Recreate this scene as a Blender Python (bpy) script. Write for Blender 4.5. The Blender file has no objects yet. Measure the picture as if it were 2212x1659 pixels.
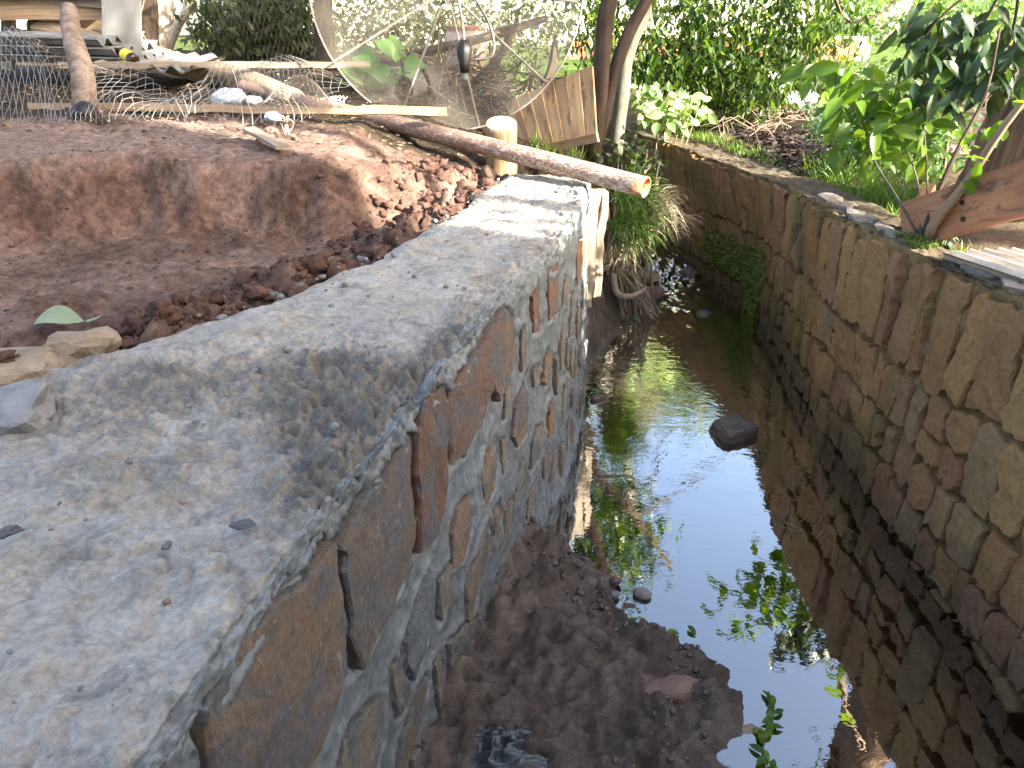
import bpy, bmesh, math, random
import numpy as np
from mathutils import Matrix, Vector

random.seed(7)
RNG = np.random.default_rng(11)
SC = bpy.context.scene
COL = SC.collection

# ---------------------------------------------------------------- camera
CAM_Z = 2.0
PITCH = math.radians(27.2)
FPX = 768.0                      # focal length in pixels of a 1024 wide frame
cam_data = bpy.data.cameras.new('camera')
cam_data.sensor_width = 36.0
cam_data.lens = 36.0 * FPX / 1024.0
cam_data.clip_start = 0.05
cam_data.clip_end = 2000
cam = bpy.data.objects.new('camera', cam_data)
cam.location = (0, 0, CAM_Z)
cam.rotation_euler = (math.pi / 2 - PITCH, 0, 0)
COL.objects.link(cam)
SC.camera = cam

# ---------------------------------------------------------------- sky and sun
SUN_AZ = math.radians(121)       # clockwise from +Y
SUN_EL = math.radians(27)
SUN_DIR = Vector((math.sin(SUN_AZ) * math.cos(SUN_EL), math.cos(SUN_AZ) * math.cos(SUN_EL), math.sin(SUN_EL)))
w = bpy.data.worlds.new('World')
SC.world = w
w.use_nodes = True
nt = w.node_tree
nt.nodes.clear()
sky = nt.nodes.new('ShaderNodeTexSky')
sky.sky_type = 'NISHITA'
sky.sun_disc = False
sky.sun_elevation = SUN_EL
sky.sun_rotation = SUN_AZ
sky.air_density = 1.0
sky.dust_density = 5.0
sky.ozone_density = 0.3
bg = nt.nodes.new('ShaderNodeBackground')
bg.inputs['Strength'].default_value = 0.12
wo = nt.nodes.new('ShaderNodeOutputWorld')
nt.links.new(sky.outputs[0], bg.inputs[0])
nt.links.new(bg.outputs[0], wo.inputs[0])
sl = bpy.data.lights.new('sun', 'SUN')
sl.energy = 5.0
sl.angle = math.radians(0.5)
sl.color = (1.0, 0.93, 0.80)
sun = bpy.data.objects.new('sun', sl)
sun.rotation_euler = SUN_DIR.to_track_quat('Z', 'Y').to_euler()
sun.location = (6, -4, 8)
COL.objects.link(sun)

# ---------------------------------------------------------------- exposure
SC.view_settings.view_transform = 'Standard'
SC.view_settings.look = 'None'
SC.view_settings.gamma = 1.0
SC.view_settings.exposure = 2.7
SC.view_settings.use_curve_mapping = False
SC.cycles.max_bounces = 8
SC.cycles.transparent_max_bounces = 16
SC.cycles.use_denoising = True
SC.cycles.sample_clamp_indirect = 6.0

# ---------------------------------------------------------------- layout: from a point of the picture (2212 px wide) to a place
CS, CC = math.sin(PITCH), math.cos(PITCH)
def ray(x, y):
    k = 1024.0 / 2212.0
    a = (x * k - 512.0) / FPX
    b = (y * k - 384.0) / FPX
    return np.array([a, CC - CS * b, -(CS + CC * b)])
def pz(x, y, z):
    r = ray(x, y)
    return np.array([0, 0, CAM_Z]) + r * ((z - CAM_Z) / r[2])
def py(x, y, Y):
    r = ray(x, y)
    return np.array([0, 0, CAM_Z]) + r * (Y / r[1])
def project(P):
    P = np.asarray(P, float)
    d = P - np.array([0, 0, CAM_Z])
    depth = d[..., 1] * CC - d[..., 2] * CS
    up = d[..., 1] * CS + d[..., 2] * CC
    k = 2212.0 / 1024.0
    return np.stack([(512 + FPX * d[..., 0] / depth) * k, (384 - FPX * up / depth) * k], -1)

# ---------------------------------------------------------------- noise
_T = np.random.default_rng(3).random(4096)
def vnoise(P, seed=0):
    P = np.asarray(P, float)
    i = np.floor(P).astype(np.int64)
    f = P - i
    f = f * f * f * (f * (f * 6 - 15) + 10)
    def h(a, b, c):
        return _T[((a * 73856093) ^ (b * 19349663) ^ (c * 83492791) ^ (seed * 2654435)) & 4095]
    r = 0
    for dx in (0, 1):
        wx = f[..., 0] if dx else 1 - f[..., 0]
        for dy in (0, 1):
            wy = f[..., 1] if dy else 1 - f[..., 1]
            for dz in (0, 1):
                wz = f[..., 2] if dz else 1 - f[..., 2]
                r = r + wx * wy * wz * h(i[..., 0] + dx, i[..., 1] + dy, i[..., 2] + dz)
    return r * 2 - 1
def fbm(P, scale=1.0, octv=4, seed=0, gain=0.5):
    P = np.asarray(P, float) * scale
    a, s, r = 1.0, 0.0, 0
    for o in range(octv):
        r = r + a * vnoise(P + o * 17.3, seed + o)
        s += a
        a *= gain
        P = P * 2.03
    return r / s
def sstep(a, b, x):
    t = np.clip((x - a) / (b - a), 0, 1)
    return t * t * (3 - 2 * t)

# ---------------------------------------------------------------- objects
def root_loc(o):
    L = np.zeros(3)
    while o is not None:
        L += np.array(o.matrix_basis.translation)
        o = o.parent
    return L
def tag(o, label=None, cat=None, group=None, kind=None):
    if label: o['label'] = label
    if cat: o['category'] = cat
    if group: o['group'] = group
    if kind: o['kind'] = kind
    return o
def thing(name, label, cat, loc=(0, 0, 0), group=None):
    o = bpy.data.objects.new(name, None)
    o.empty_display_size = 0.05
    o.location = [float(v) for v in loc]
    COL.objects.link(o)
    return tag(o, label, cat, group)
def mesh_data(name, V, F, mats, smooth=False, uv=None, rnd=None, midx=None):
    me = bpy.data.meshes.new(name)
    if isinstance(F, np.ndarray):
        n, k = F.shape
        me.vertices.add(len(V)); me.vertices.foreach_set('co', np.asarray(V, np.float32).ravel())
        me.loops.add(n * k); me.loops.foreach_set('vertex_index', F.astype(np.int32).ravel())
        me.polygons.add(n)
        me.polygons.foreach_set('loop_start', np.arange(0, n * k, k, dtype=np.int32))
        me.update(calc_edges=True)
    else:
        me.from_pydata([tuple(map(float, v)) for v in V], [], [tuple(map(int, f)) for f in F])
        me.update()
    for m in (mats if isinstance(mats, (list, tuple)) else [mats]):
        me.materials.append(m)
    if smooth:
        me.polygons.foreach_set('use_smooth', np.ones(len(me.polygons), bool))
    if midx is not None:
        me.polygons.foreach_set('material_index', np.asarray(midx, np.int32))
    if uv is not None:
        li = np.empty(len(me.loops), np.int32); me.loops.foreach_get('vertex_index', li)
        me.uv_layers.new(name='UVMap').data.foreach_set('uv', np.asarray(uv, np.float32)[li].ravel())
    if rnd is not None:
        at = me.attributes.new('rnd', 'FLOAT', 'POINT')
        at.data.foreach_set('value', np.asarray(rnd, np.float32))
    me.validate()
    return me
def obj(name, V, F, mats, parent=None, smooth=False, uv=None, rnd=None, midx=None, loc=None):
    """V in world space; the mesh hangs under parent (plain translations only) or stands on its own base."""
    V = np.asarray(V, float).reshape(-1, 3)
    if parent is not None:
        base = root_loc(parent)
    elif loc is not None:
        base = np.asarray(loc, float)
    else:
        base = np.array([V[:, 0].mean(), V[:, 1].mean(), V[:, 2].min()])
    o = bpy.data.objects.new(name, mesh_data(name, V - base, F, mats, smooth, uv, rnd, midx))
    if parent is None:
        o.location = base
    else:
        o.parent = parent
    COL.objects.link(o)
    return o
def inst(name, me, M, parent=None):
    """an object on shared mesh data at the world matrix M"""
    o = bpy.data.objects.new(name, me)
    M = M.copy()
    if parent is not None:
        o.parent = parent
        M.translation -= Vector(root_loc(parent))
    o.matrix_basis = M
    COL.objects.link(o)
    return o
def struct(o):
    o['kind'] = 'structure'
    return o
def join(parts):
    V, F, U, n = [], [], [], 0
    for p in parts:
        V.append(np.asarray(p[0], float).reshape(-1, 3)); F += [tuple(i + n for i in f) for f in p[1]]
        U.append(p[2] if len(p) > 2 else np.zeros((len(p[0]), 2)))
        n += len(p[0])
    return np.vstack(V), F, np.vstack(U)

def nrmz(v):
    v = np.asarray(v, float)
    return v / (np.linalg.norm(v, axis=-1, keepdims=True) + 1e-9)
def smoothpts(P, n):
    """Catmull-Rom through P, n samples"""
    P = np.asarray(P, float)
    Q = np.vstack([2 * P[0] - P[1], P, 2 * P[-1] - P[-2]])
    d = np.linalg.norm(np.diff(P, axis=0), axis=1); c = np.concatenate([[0], np.cumsum(d)])
    out = []
    for s in np.linspace(0, c[-1], n):
        i = min(max(np.searchsorted(c, s) - 1, 0), len(P) - 2)
        t = (s - c[i]) / max(d[i], 1e-9)
        a, b, e, f = Q[i], Q[i + 1], Q[i + 2], Q[i + 3]
        out.append(0.5 * ((2 * b) + (-a + e) * t + (2 * a - 5 * b + 4 * e - f) * t * t + (-a + 3 * b - 3 * e + f) * t ** 3))
    return np.array(out)
def tube(P, R, seg=10, rough=0.0, seed=0, caps=True, sub=None, nscale=9.0, ang=None):
    """tube along P with radii R -> V, F, UV (u along in m, v around in m)"""
    P = np.asarray(P, float)
    R = np.full(len(P), R) if np.isscalar(R) else np.asarray(R, float)
    if sub:
        Q = smoothpts(np.hstack([P, R[:, None]]), sub)
        P, R = Q[:, :3], np.abs(Q[:, 3])
    n = len(P)
    T = nrmz(np.gradient(P, axis=0))
    up = np.array([0, 0, 1.0]) if abs(T[0, 2]) < 0.9 else np.array([1.0, 0, 0])
    A = np.zeros_like(P)
    a = nrmz(np.cross(T[0], up))
    for i in range(n):
        a = nrmz(a - T[i] * np.dot(a, T[i])); A[i] = a
    B = np.cross(T, A)
    th = np.linspace(0, 2 * np.pi, seg + 1)
    L = np.concatenate([[0], np.cumsum(np.linalg.norm(np.diff(P, axis=0), axis=1))])
    dirs = A[:, None, :] * np.cos(th)[None, :, None] + B[:, None, :] * np.sin(th)[None, :, None]
    rr = np.repeat(R[:, None], seg + 1, 1)
    if rough:
        base = P[:, None, :] + dirs * rr[..., None]
        nz = fbm(base, nscale, 3, seed)
        nz[:, -1] = nz[:, 0]
        rr = rr * (1 + rough * nz)
    V = (P[:, None, :] + dirs * rr[..., None]).reshape(-1, 3)
    UV = np.stack([np.repeat(L[:, None], seg + 1, 1), np.repeat((th * R.mean())[None], n, 0)], -1).reshape(-1, 2)
    F = [(i * (seg + 1) + j, i * (seg + 1) + j + 1, (i + 1) * (seg + 1) + j + 1, (i + 1) * (seg + 1) + j) for i in range(n - 1) for j in range(seg)]
    if caps:
        k = len(V)
        V = np.vstack([V, P[0], P[-1]]); UV = np.vstack([UV, [[0, 0]], [[L[-1], 0]]])
        F += [(k, j + 1, j) for j in range(seg)]
        o = (n - 1) * (seg + 1)
        F += [(k + 1, o + j, o + j + 1) for j in range(seg)]
    return V, F, UV
def plank(p0, p1, width, thick, side, nseg=8, rough=0.004, seed=0, taper=1.0):
    """board from p0 to p1; 'side' is roughly the direction of its width"""
    p0, p1 = np.asarray(p0, float), np.asarray(p1, float)
    t = nrmz(p1 - p0); s = np.asarray(side, float); s = nrmz(s - t * np.dot(s, t)); n = np.cross(t, s)
    L = np.linalg.norm(p1 - p0)
    ring = [(-1, -1), (-.85, -1.02), (0, -1), (.85, -1.02), (1, -1), (1, 1), (.85, 1.02), (0, 1), (-.85, 1.02), (-1, 1)]
    per, V, UV = 0, [], []
    K = len(ring)
    for i in range(nseg + 1):
        f = i / nseg; wd = width * (1 + (taper - 1) * f)
        for k, (a, b) in enumerate(ring):
            q = p0 + t * (L * f) + s * (a * wd / 2) + n * (b * thick / 2)
            V.append(q); UV.append((L * f, (a * wd / 2 if b < 0 else wd + a * wd / 2)))
    V = np.array(V)
    if rough:
        V = V + rough * np.stack([fbm(V, 7, 3, seed + j) for j in range(3)], -1)
    F = [(i * K + k, i * K + (k + 1) % K, (i + 1) * K + (k + 1) % K, (i + 1) * K + k) for i in range(nseg) for k in range(K)]
    F += [tuple(range(K - 1, -1, -1)), tuple(nseg * K + k for k in range(K))]
    return V, F, np.array(UV)
_bm = bmesh.new(); bmesh.ops.create_icosphere(_bm, subdivisions=3, radius=1)
ICO3 = (np.array([v.co[:] for v in _bm.verts]), [tuple(v.index for v in f.verts) for f in _bm.faces]); _bm.free()
_bm = bmesh.new(); bmesh.ops.create_icosphere(_bm, subdivisions=2, radius=1)
ICO2 = (np.array([v.co[:] for v in _bm.verts]), [tuple(v.index for v in f.verts) for f in _bm.faces]); _bm.free()
_bm = bmesh.new(); bmesh.ops.create_icosphere(_bm, subdivisions=1, radius=1)
ICO1 = (np.array([v.co[:] for v in _bm.verts]), [tuple(v.index for v in f.verts) for f in _bm.faces]); _bm.free()
def rock(c, size, rz=0, seed=0, ico=ICO3, rough=0.35, tilt=(0, 0), blocky=0.0):
    V = ICO3[0] if ico is ICO3 else ico[0]
    V = V.copy()
    if blocky:
        V = np.sign(V) * np.abs(V) ** (1 - blocky)
    V = V * (1 + rough * fbm(V + seed * 3.1, 1.1, 4, seed))[:, None]
    V = V * np.asarray(size, float)
    M = np.array(Matrix.Rotation(rz, 3, 'Z') @ Matrix.Rotation(tilt[0], 3, 'X') @ Matrix.Rotation(tilt[1], 3, 'Y'))
    return V @ M.T + np.asarray(c, float), ico[1]
def scatter(name, centers, sizes, mat, seed=0, ico=ICO1, rough=0.5, flat=0.7):
    """uncountable crumbs: many little lumps in ONE mesh of kind stuff"""
    Vs, Fs, rn, n = [], [], [], 0
    F0 = np.array(ico[1])
    r = np.random.default_rng(seed)
    for c, s in zip(centers, sizes):
        V = np.sign(ico[0]) * np.abs(ico[0]) ** .75 * (1 + rough * fbm(ico[0] + r.random(3) * 40, 1.6, 2, 7) + .25 * rough * (r.random(len(ico[0])) - .5))[:, None]
        a = r.random() * 6.28
        R = np.array([[math.cos(a), -math.sin(a), 0], [math.sin(a), math.cos(a), 0], [0, 0, 1]])
        V = (V * np.array([s, s * (0.6 + .5 * r.random()), s * flat * (0.6 + .6 * r.random())])) @ R.T + c
        Vs.append(V); Fs.append(F0 + n); rn.append(np.full(len(V), r.random())); n += len(V)
    o = obj(name, np.vstack(Vs), np.vstack(Fs), mat, rnd=np.concatenate(rn))
    o['kind'] = 'stuff'
    return o

# ---------------------------------------------------------------- leaves
def leaf_cloud(pos, d, nrm, L, W, seed=0, fold=0.18, curl=0.15):
    """one 5-vertex folded leaf at every pos -> V, F, rnd"""
    pos = np.asarray(pos, float); N = len(pos)
    d = nrmz(d); s = nrmz(np.cross(d, nrm)); u = np.cross(s, d)
    L = np.broadcast_to(L, (N,))[:, None]; W = np.broadcast_to(W, (N,))[:, None]
    b = pos
    m = pos + d * L * .45 - u * fold * W
    l = pos + d * L * .42 + s * W * .5
    r = pos + d * L * .42 - s * W * .5
    t = pos + d * L - u * curl * L
    V = np.stack([b, l, m, r, t], 1).reshape(-1, 3)
    k = np.arange(N)[:, None] * 5
    F = np.concatenate([k + np.array([0, 2, 1]), k + np.array([0, 3, 2]), k + np.array([1, 2, 4]), k + np.array([2, 3, 4])], 0)
    rn = np.repeat(np.random.default_rng(seed).random(N), 5)
    return V, F, rn
def rdir(n, rng):
    v = rng.normal(size=(n, 3))
    return nrmz(v)
def ellipsoid_clusters(c, r, n_cl, per, rng, spread=0.16, shell=0.35):
    v = rdir(n_cl, rng) * (shell + (1 - shell) * rng.random((n_cl, 1)) ** .5)
    cc = np.asarray(c) + v * np.asarray(r)
    p = np.repeat(cc, per, 0) + rng.normal(size=(n_cl * per, 3)) * spread
    return cc, p
def leaf_mesh(name, mat, L=1.0, W=0.45, bend=0.18):
    """one modelled leaf, length along +X, for single leaf objects"""
    xs = np.array([0, .12, .3, .5, .7, .87, 1.0]); ws = np.array([.02, .55, .93, 1.0, .8, .42, .01])
    V, F = [], []
    for x, q in zip(xs, ws):
        z = -bend * x * x
        for s in (-1, -.5, 0, .5, 1):
            V.append((x * L, s * q * W / 2, z * L + abs(s) * q * W * .16))
    for i in range(len(xs) - 1):
        for j in range(4):
            F.append((i * 5 + j, i * 5 + j + 1, (i + 1) * 5 + j + 1, (i + 1) * 5 + j))
    return mesh_data(name, np.array(V), F, mat, smooth=True)
def leaf_matrix(pos, d, nrm, size):
    d = Vector(d).normalized(); n = Vector(nrm); s = n.cross(d).normalized(); n = d.cross(s)
    M = Matrix(((d.x, s.x, n.x, 0), (d.y, s.y, n.y, 0), (d.z, s.z, n.z, 0), (0, 0, 0, 1)))
    M = M @ Matrix.Scale(size, 4)
    M.translation = Vector(pos)
    return M

# ---------------------------------------------------------------- materials
class NT:
    def __init__(self, name):
        self.m = bpy.data.materials.new(name); self.m.use_nodes = True
        self.t = self.m.node_tree; self.t.nodes.clear()
        self.out = self.t.nodes.new('ShaderNodeOutputMaterial')
    def n(self, typ, **kw):
        nd = self.t.nodes.new(typ)
        for k, v in kw.items():
            if k.startswith('i_'):
                nd.inputs[k[2:].replace('_', ' ')].default_value = v
            else:
                setattr(nd, k, v)
        return nd
    def l(self, a, b): self.t.links.new(a, b)
    def pos(self, scale=(1, 1, 1), src='pos'):
        mp = self.n('ShaderNodeMapping'); mp.inputs['Scale'].default_value = scale
        if src == 'pos':
            g = self.n('ShaderNodeNewGeometry'); self.l(g.outputs['Position'], mp.inputs['Vector'])
        elif src == 'uv':
            g = self.n('ShaderNodeTexCoord'); self.l(g.outputs['UV'], mp.inputs['Vector'])
        else:
            g = self.n('ShaderNodeTexCoord'); self.l(g.outputs['Object'], mp.inputs['Vector'])
        return mp.outputs[0]
    def noise(self, vec, scale, detail=6, rough=.6, dist=0.0):
        q = self.n('ShaderNodeTexNoise'); q.inputs['Scale'].default_value = scale; q.inputs['Detail'].default_value = detail
        q.inputs['Roughness'].default_value = rough; q.inputs['Distortion'].default_value = dist
        self.l(vec, q.inputs['Vector']); return q.outputs['Fac']
    def ramp(self, fac, stops, interp='LINEAR'):
        r = self.n('ShaderNodeValToRGB'); e = r.color_ramp.elements; r.color_ramp.interpolation = interp
        while len(e) < len(stops): e.new(0.5)
        for k, (p, c) in enumerate(stops):
            e[k].position = p; e[k].color = (*c, 1) if len(c) == 3 else c
        self.l(fac, r.inputs[0]); return r.outputs[0]
    def mix(self, fac, a, b, mode='MIX'):
        m = self.n('ShaderNodeMix', data_type='RGBA', blend_type=mode)
        if isinstance(fac, (int, float)): m.inputs[0].default_value = fac
        else: self.l(fac, m.inputs[0])
        for s, v in ((6, a), (7, b)):
            if isinstance(v, (tuple, list)): m.inputs[s].default_value = (*v, 1)
            else: self.l(v, m.inputs[s])
        return m.outputs[2]
    def math(self, op, a, b=0.0):
        m = self.n('ShaderNodeMath', operation=op)
        for s, v in ((0, a), (1, b)):
            if isinstance(v, (int, float)): m.inputs[s].default_value = v
            else: self.l(v, m.inputs[s])
        return m.outputs[0]
    def bump(self, h, strength=.5, dist=.01, prev=None):
        b = self.n('ShaderNodeBump'); b.inputs['Strength'].default_value = strength; b.inputs['Distance'].default_value = dist
        self.l(h, b.inputs['Height'])
        if prev is not None: self.l(prev, b.inputs['Normal'])
        return b.outputs[0]
    def fin(self, color, rough=.9, normal=None, spec=.3, metal=0.0):
        p = self.n('ShaderNodeBsdfPrincipled')
        if isinstance(color, (tuple, list)): p.inputs['Base Color'].default_value = (*color, 1)
        else: self.l(color, p.inputs['Base Color'])
        if isinstance(rough, (int, float)): p.inputs['Roughness'].default_value = rough
        else: self.l(rough, p.inputs['Roughness'])
        p.inputs['Specular IOR Level'].default_value = spec
        p.inputs['Metallic'].default_value = metal
        if normal is not None: self.l(normal, p.inputs['Normal'])
        self.l(p.outputs[0], self.out.inputs[0])
        return self.m

def objrand(N):
    return N.n('ShaderNodeObjectInfo').outputs['Random']
def attr(N, name='rnd'):
    return N.n('ShaderNodeAttribute', attribute_name=name).outputs['Fac']

def earth(name, stops, s1=3.0, s2=26.0, bump=.8, bd=.02, rough=.95, spec=.15, speck=None):
    N = NT(name); p = N.pos()
    a = N.noise(p, s1, 6, .65, .3); c = N.ramp(a, stops)
    f = N.noise(p, s2, 8, .7)
    c = N.mix(.55, c, N.ramp(f, [(.36, (.35, .35, .35)), (.62, (1.4, 1.4, 1.4))]), 'MULTIPLY')
    if speck:
        sp = N.noise(p, 95, 2, .5)
        c = N.mix(N.ramp(sp, [(.64, (0, 0, 0)), (.7, (1, 1, 1))]), c, speck)
    n1 = N.bump(f, bump, bd)
    n2 = N.bump(N.noise(p, s2 * 5, 6, .75), bump * .7, bd * .3, n1)
    return N.fin(c, rough, n2, spec)

def wood(name, light, dark, grain=45, along=1.6, bump=.35, rough=.85, stain=None):
    N = NT(name); p = N.pos((along, grain, 1), 'uv')
    g = N.noise(p, 1.0, 8, .65, .4)
    c = N.ramp(g, [(.28, dark), (.62, light), (.85, tuple(min(1, v * 1.15) for v in light))])
    st = N.noise(N.pos((2.2, 4, 1), 'uv'), 1.0, 4, .6)
    c = N.mix(.7, c, N.ramp(st, [(.3, (.55, .5, .45)), (.6, (1.1, 1.08, 1.05))]), 'MULTIPLY')
    if stain:
        q = N.noise(N.pos((3, 9, 1), 'uv'), 1.3, 6, .7, .8)
        c = N.mix(N.ramp(q, [(.52, (0, 0, 0)), (.62, (1, 1, 1))]), c, stain)
    r = N.math('MULTIPLY', objrand(N), .35)
    hs = N.n('ShaderNodeHueSaturation'); N.l(c, hs.inputs['Color']); N.l(N.math('ADD', r, .82), hs.inputs['Value'])
    return N.fin(hs.outputs[0], rough, N.bump(g, bump, .006), .25)

def leafmat(name, c_dark, c_mid, c_light, trans=.35, rough=.38, use_obj=False, tcol=None, spec=.5):
    N = NT(name)
    r = objrand(N) if use_obj else attr(N)
    c = N.ramp(r, [(0, c_dark), (.55, c_mid), (1, c_light)])
    v = N.noise(N.pos(), 40, 3, .5)
    c = N.mix(.35, c, N.ramp(v, [(.3, (.7, .7, .7)), (.7, (1.2, 1.2, 1.2))]), 'MULTIPLY')
    p = N.n('ShaderNodeBsdfPrincipled'); N.l(c, p.inputs['Base Color']); p.inputs['Roughness'].default_value = rough
    p.inputs['Specular IOR Level'].default_value = spec
    t = N.n('ShaderNodeBsdfTranslucent')
    tc = N.mix(1.0, c, tcol or (2.2, 2.0, .7), 'MULTIPLY'); N.l(tc, t.inputs['Color'])
    m = N.n('ShaderNodeMixShader'); m.inputs[0].default_value = trans
    N.l(p.outputs[0], m.inputs[1]); N.l(t.outputs[0], m.inputs[2]); N.l(m.outputs[0], N.out.inputs[0])
    return N.m

def plain(name, color, rough=.6, spec=.4, metal=0.0, var=.25, scale=14, bump=.15, bd=.004):
    N = NT(name); p = N.pos()
    f = N.noise(p, scale, 6, .65)
    c = N.mix(1.0, N.ramp(f, [(.3, tuple(v * (1 - var) for v in color)), (.7, tuple(min(1, v * (1 + var)) for v in color))]), (1, 1, 1), 'MULTIPLY')
    return N.fin(c, rough, N.bump(N.noise(p, scale * 4, 5, .6), bump, bd), spec, metal)

# ================================================================ MATERIALS OF THE PLACE
def mortar_mat(name, lo, hi, rough, spec, pits, tanf=.6, wetattr=False):
    N = NT(name); p = N.pos()
    big = N.noise(p, 3.5, 5, .6, .5)
    c = N.ramp(big, [(.28, lo), (.5, tuple((a + b) / 2 for a, b in zip(lo, hi))), (.7, hi)])
    if wetattr:
        wv = N.math('ADD', N.math('MULTIPLY', attr(N), .55), N.math('MULTIPLY', N.math('SUBTRACT', N.noise(p, 8, 7, .7, .6), .5), 1.5))
        c = N.mix(N.ramp(wv, [(.2, (0, 0, 0)), (.68, (1, 1, 1))]), c, (.155, .145, .125))
    tan = N.noise(p, 5.1, 6, .7, .8)
    c = N.mix(N.ramp(tan, [(.5, (0, 0, 0)), (.66, (tanf, tanf, tanf))]), c, (.33, .26, .17))
    fine = N.noise(p, 70, 8, .72)
    c = N.mix(.7, c, N.ramp(fine, [(.34, (.55, .55, .55)), (.62, (1.15, 1.14, 1.12))]), 'MULTIPLY')
    pat = N.noise(p, 11, 7, .72, 1.0)
    c = N.mix(N.ramp(pat, [(.36, (.7, .7, .7)), (.5, (0, 0, 0))]), c, tuple(v * .45 for v in lo))
    spk = N.noise(p, 130, 3, .6)
    c = N.mix(N.ramp(spk, [(.69, (0, 0, 0)), (.75, (.7, .7, .7))]), c, (.06, .065, .07))
    n1 = N.bump(N.noise(p, 22, 8, .7, .4), pits, .02)
    n2 = N.bump(fine, pits * 1.2, .006, n1)
    rg = N.ramp(big, [(.3, (rough - .2,) * 3), (.7, (rough,) * 3)])
    return N.fin(c, rg, n2, spec)
M_CAP = mortar_mat('mortar_cap', (.30, .275, .24), (.46, .425, .365), .7, .45, .6, .6, True)
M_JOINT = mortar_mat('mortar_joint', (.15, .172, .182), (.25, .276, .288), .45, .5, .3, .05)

def stone_new():
    N = NT('split_stone'); p = N.pos(); r = objrand(N)
    base = N.n('ShaderNodeObjectInfo').outputs['Color']
    a = N.noise(p, 9, 7, .68, .6)
    c = N.mix(N.ramp(a, [(.46, (0, 0, 0)), (.56, (.8, .8, .8))]), base, (.15, .16, .17))
    b = N.noise(p, 7.3, 6, .7, 1.0)
    c = N.mix(N.ramp(b, [(.56, (0, 0, 0)), (.68, (.55, .55, .55))]), c, (.28, .165, .10))
    st = N.noise(N.pos((60, 60, 9)), 1.0, 5, .7, .2)
    c = N.mix(N.ramp(st, [(.62, (0, 0, 0)), (.7, (.8, .8, .8))]), c, (.52, .50, .47))
    f = N.noise(p, 60, 7, .7)
    c = N.mix(.6, c, N.ramp(f, [(.34, (.5, .5, .5)), (.64, (1.25, 1.25, 1.25))]), 'MULTIPLY')
    n1 = N.bump(N.noise(N.pos((26, 26, 8)), 1.0, 8, .7), 1.0, .035)
    return N.fin(c, .8, N.bump(f, .6, .005, n1), .35)
M_STONE = stone_new()

def stone_old(name, joint=False):
    N = NT(name); p = N.pos(); r = objrand(N)
    if joint:
        base = N.ramp(N.noise(p, 6, 6, .7), [(.3, (.075, .05, .025)), (.55, (.19, .13, .06)), (.75, (.30, .215, .10))])
    else:
        base = N.ramp(r, [(0, (.24, .125, .056)), (.3, (.33, .185, .072)), (.5, (.31, .16, .074)), (.68, (.25, .125, .07)), (.85, (.26, .17, .095)), (1, (.36, .215, .082))])
    a = N.noise(p, 5, 7, .68, .5)
    c = N.mix(N.ramp(a, [(.45, (0, 0, 0)), (.66, (.6, .6, .6))]), base, (.30, .20, .075))
    # green algae and moss: more of it low down and upstream
    g = N.n('ShaderNodeNewGeometry'); sx = N.n('ShaderNodeSeparateXYZ'); N.l(g.outputs['Position'], sx.inputs[0])
    up = N.math('MULTIPLY', N.math('SUBTRACT', sx.outputs['Y'], 2.6), .10)
    lowz = N.math('MULTIPLY', N.math('SUBTRACT', .75, sx.outputs['Z']), .16)
    m = N.math('ADD', N.noise(p, 2.4, 6, .65, .4), N.math('ADD', N.math('MINIMUM', up, .16), lowz))
    c = N.mix(N.ramp(m, [(.57, (0, 0, 0)), (.76, (.62, .62, .62))]), c, (.10, .09, .028))
    damp = N.math('ADD', sx.outputs['Z'], N.math('MULTIPLY', N.math('SUBTRACT', N.noise(p, 7, 5, .6), .5), .22))
    c = N.mix(N.ramp(damp, [(.06, (.55, .55, .55)), (.30, (0, 0, 0))]), c, (.035, .028, .02))
    f = N.noise(p, 48, 8, .7)
    c = N.mix(.55, c, N.ramp(f, [(.34, (.5, .5, .5)), (.64, (1.25, 1.25, 1.25))]), 'MULTIPLY')
    n1 = N.bump(N.noise(p, 17, 8, .72, .3), .8, .025)
    return N.fin(c, .88, N.bump(f, .7, .006, n1), .25)
M_OLD = stone_old('old_stone')
M_OLDJ = stone_old('old_mortar', True)

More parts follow.
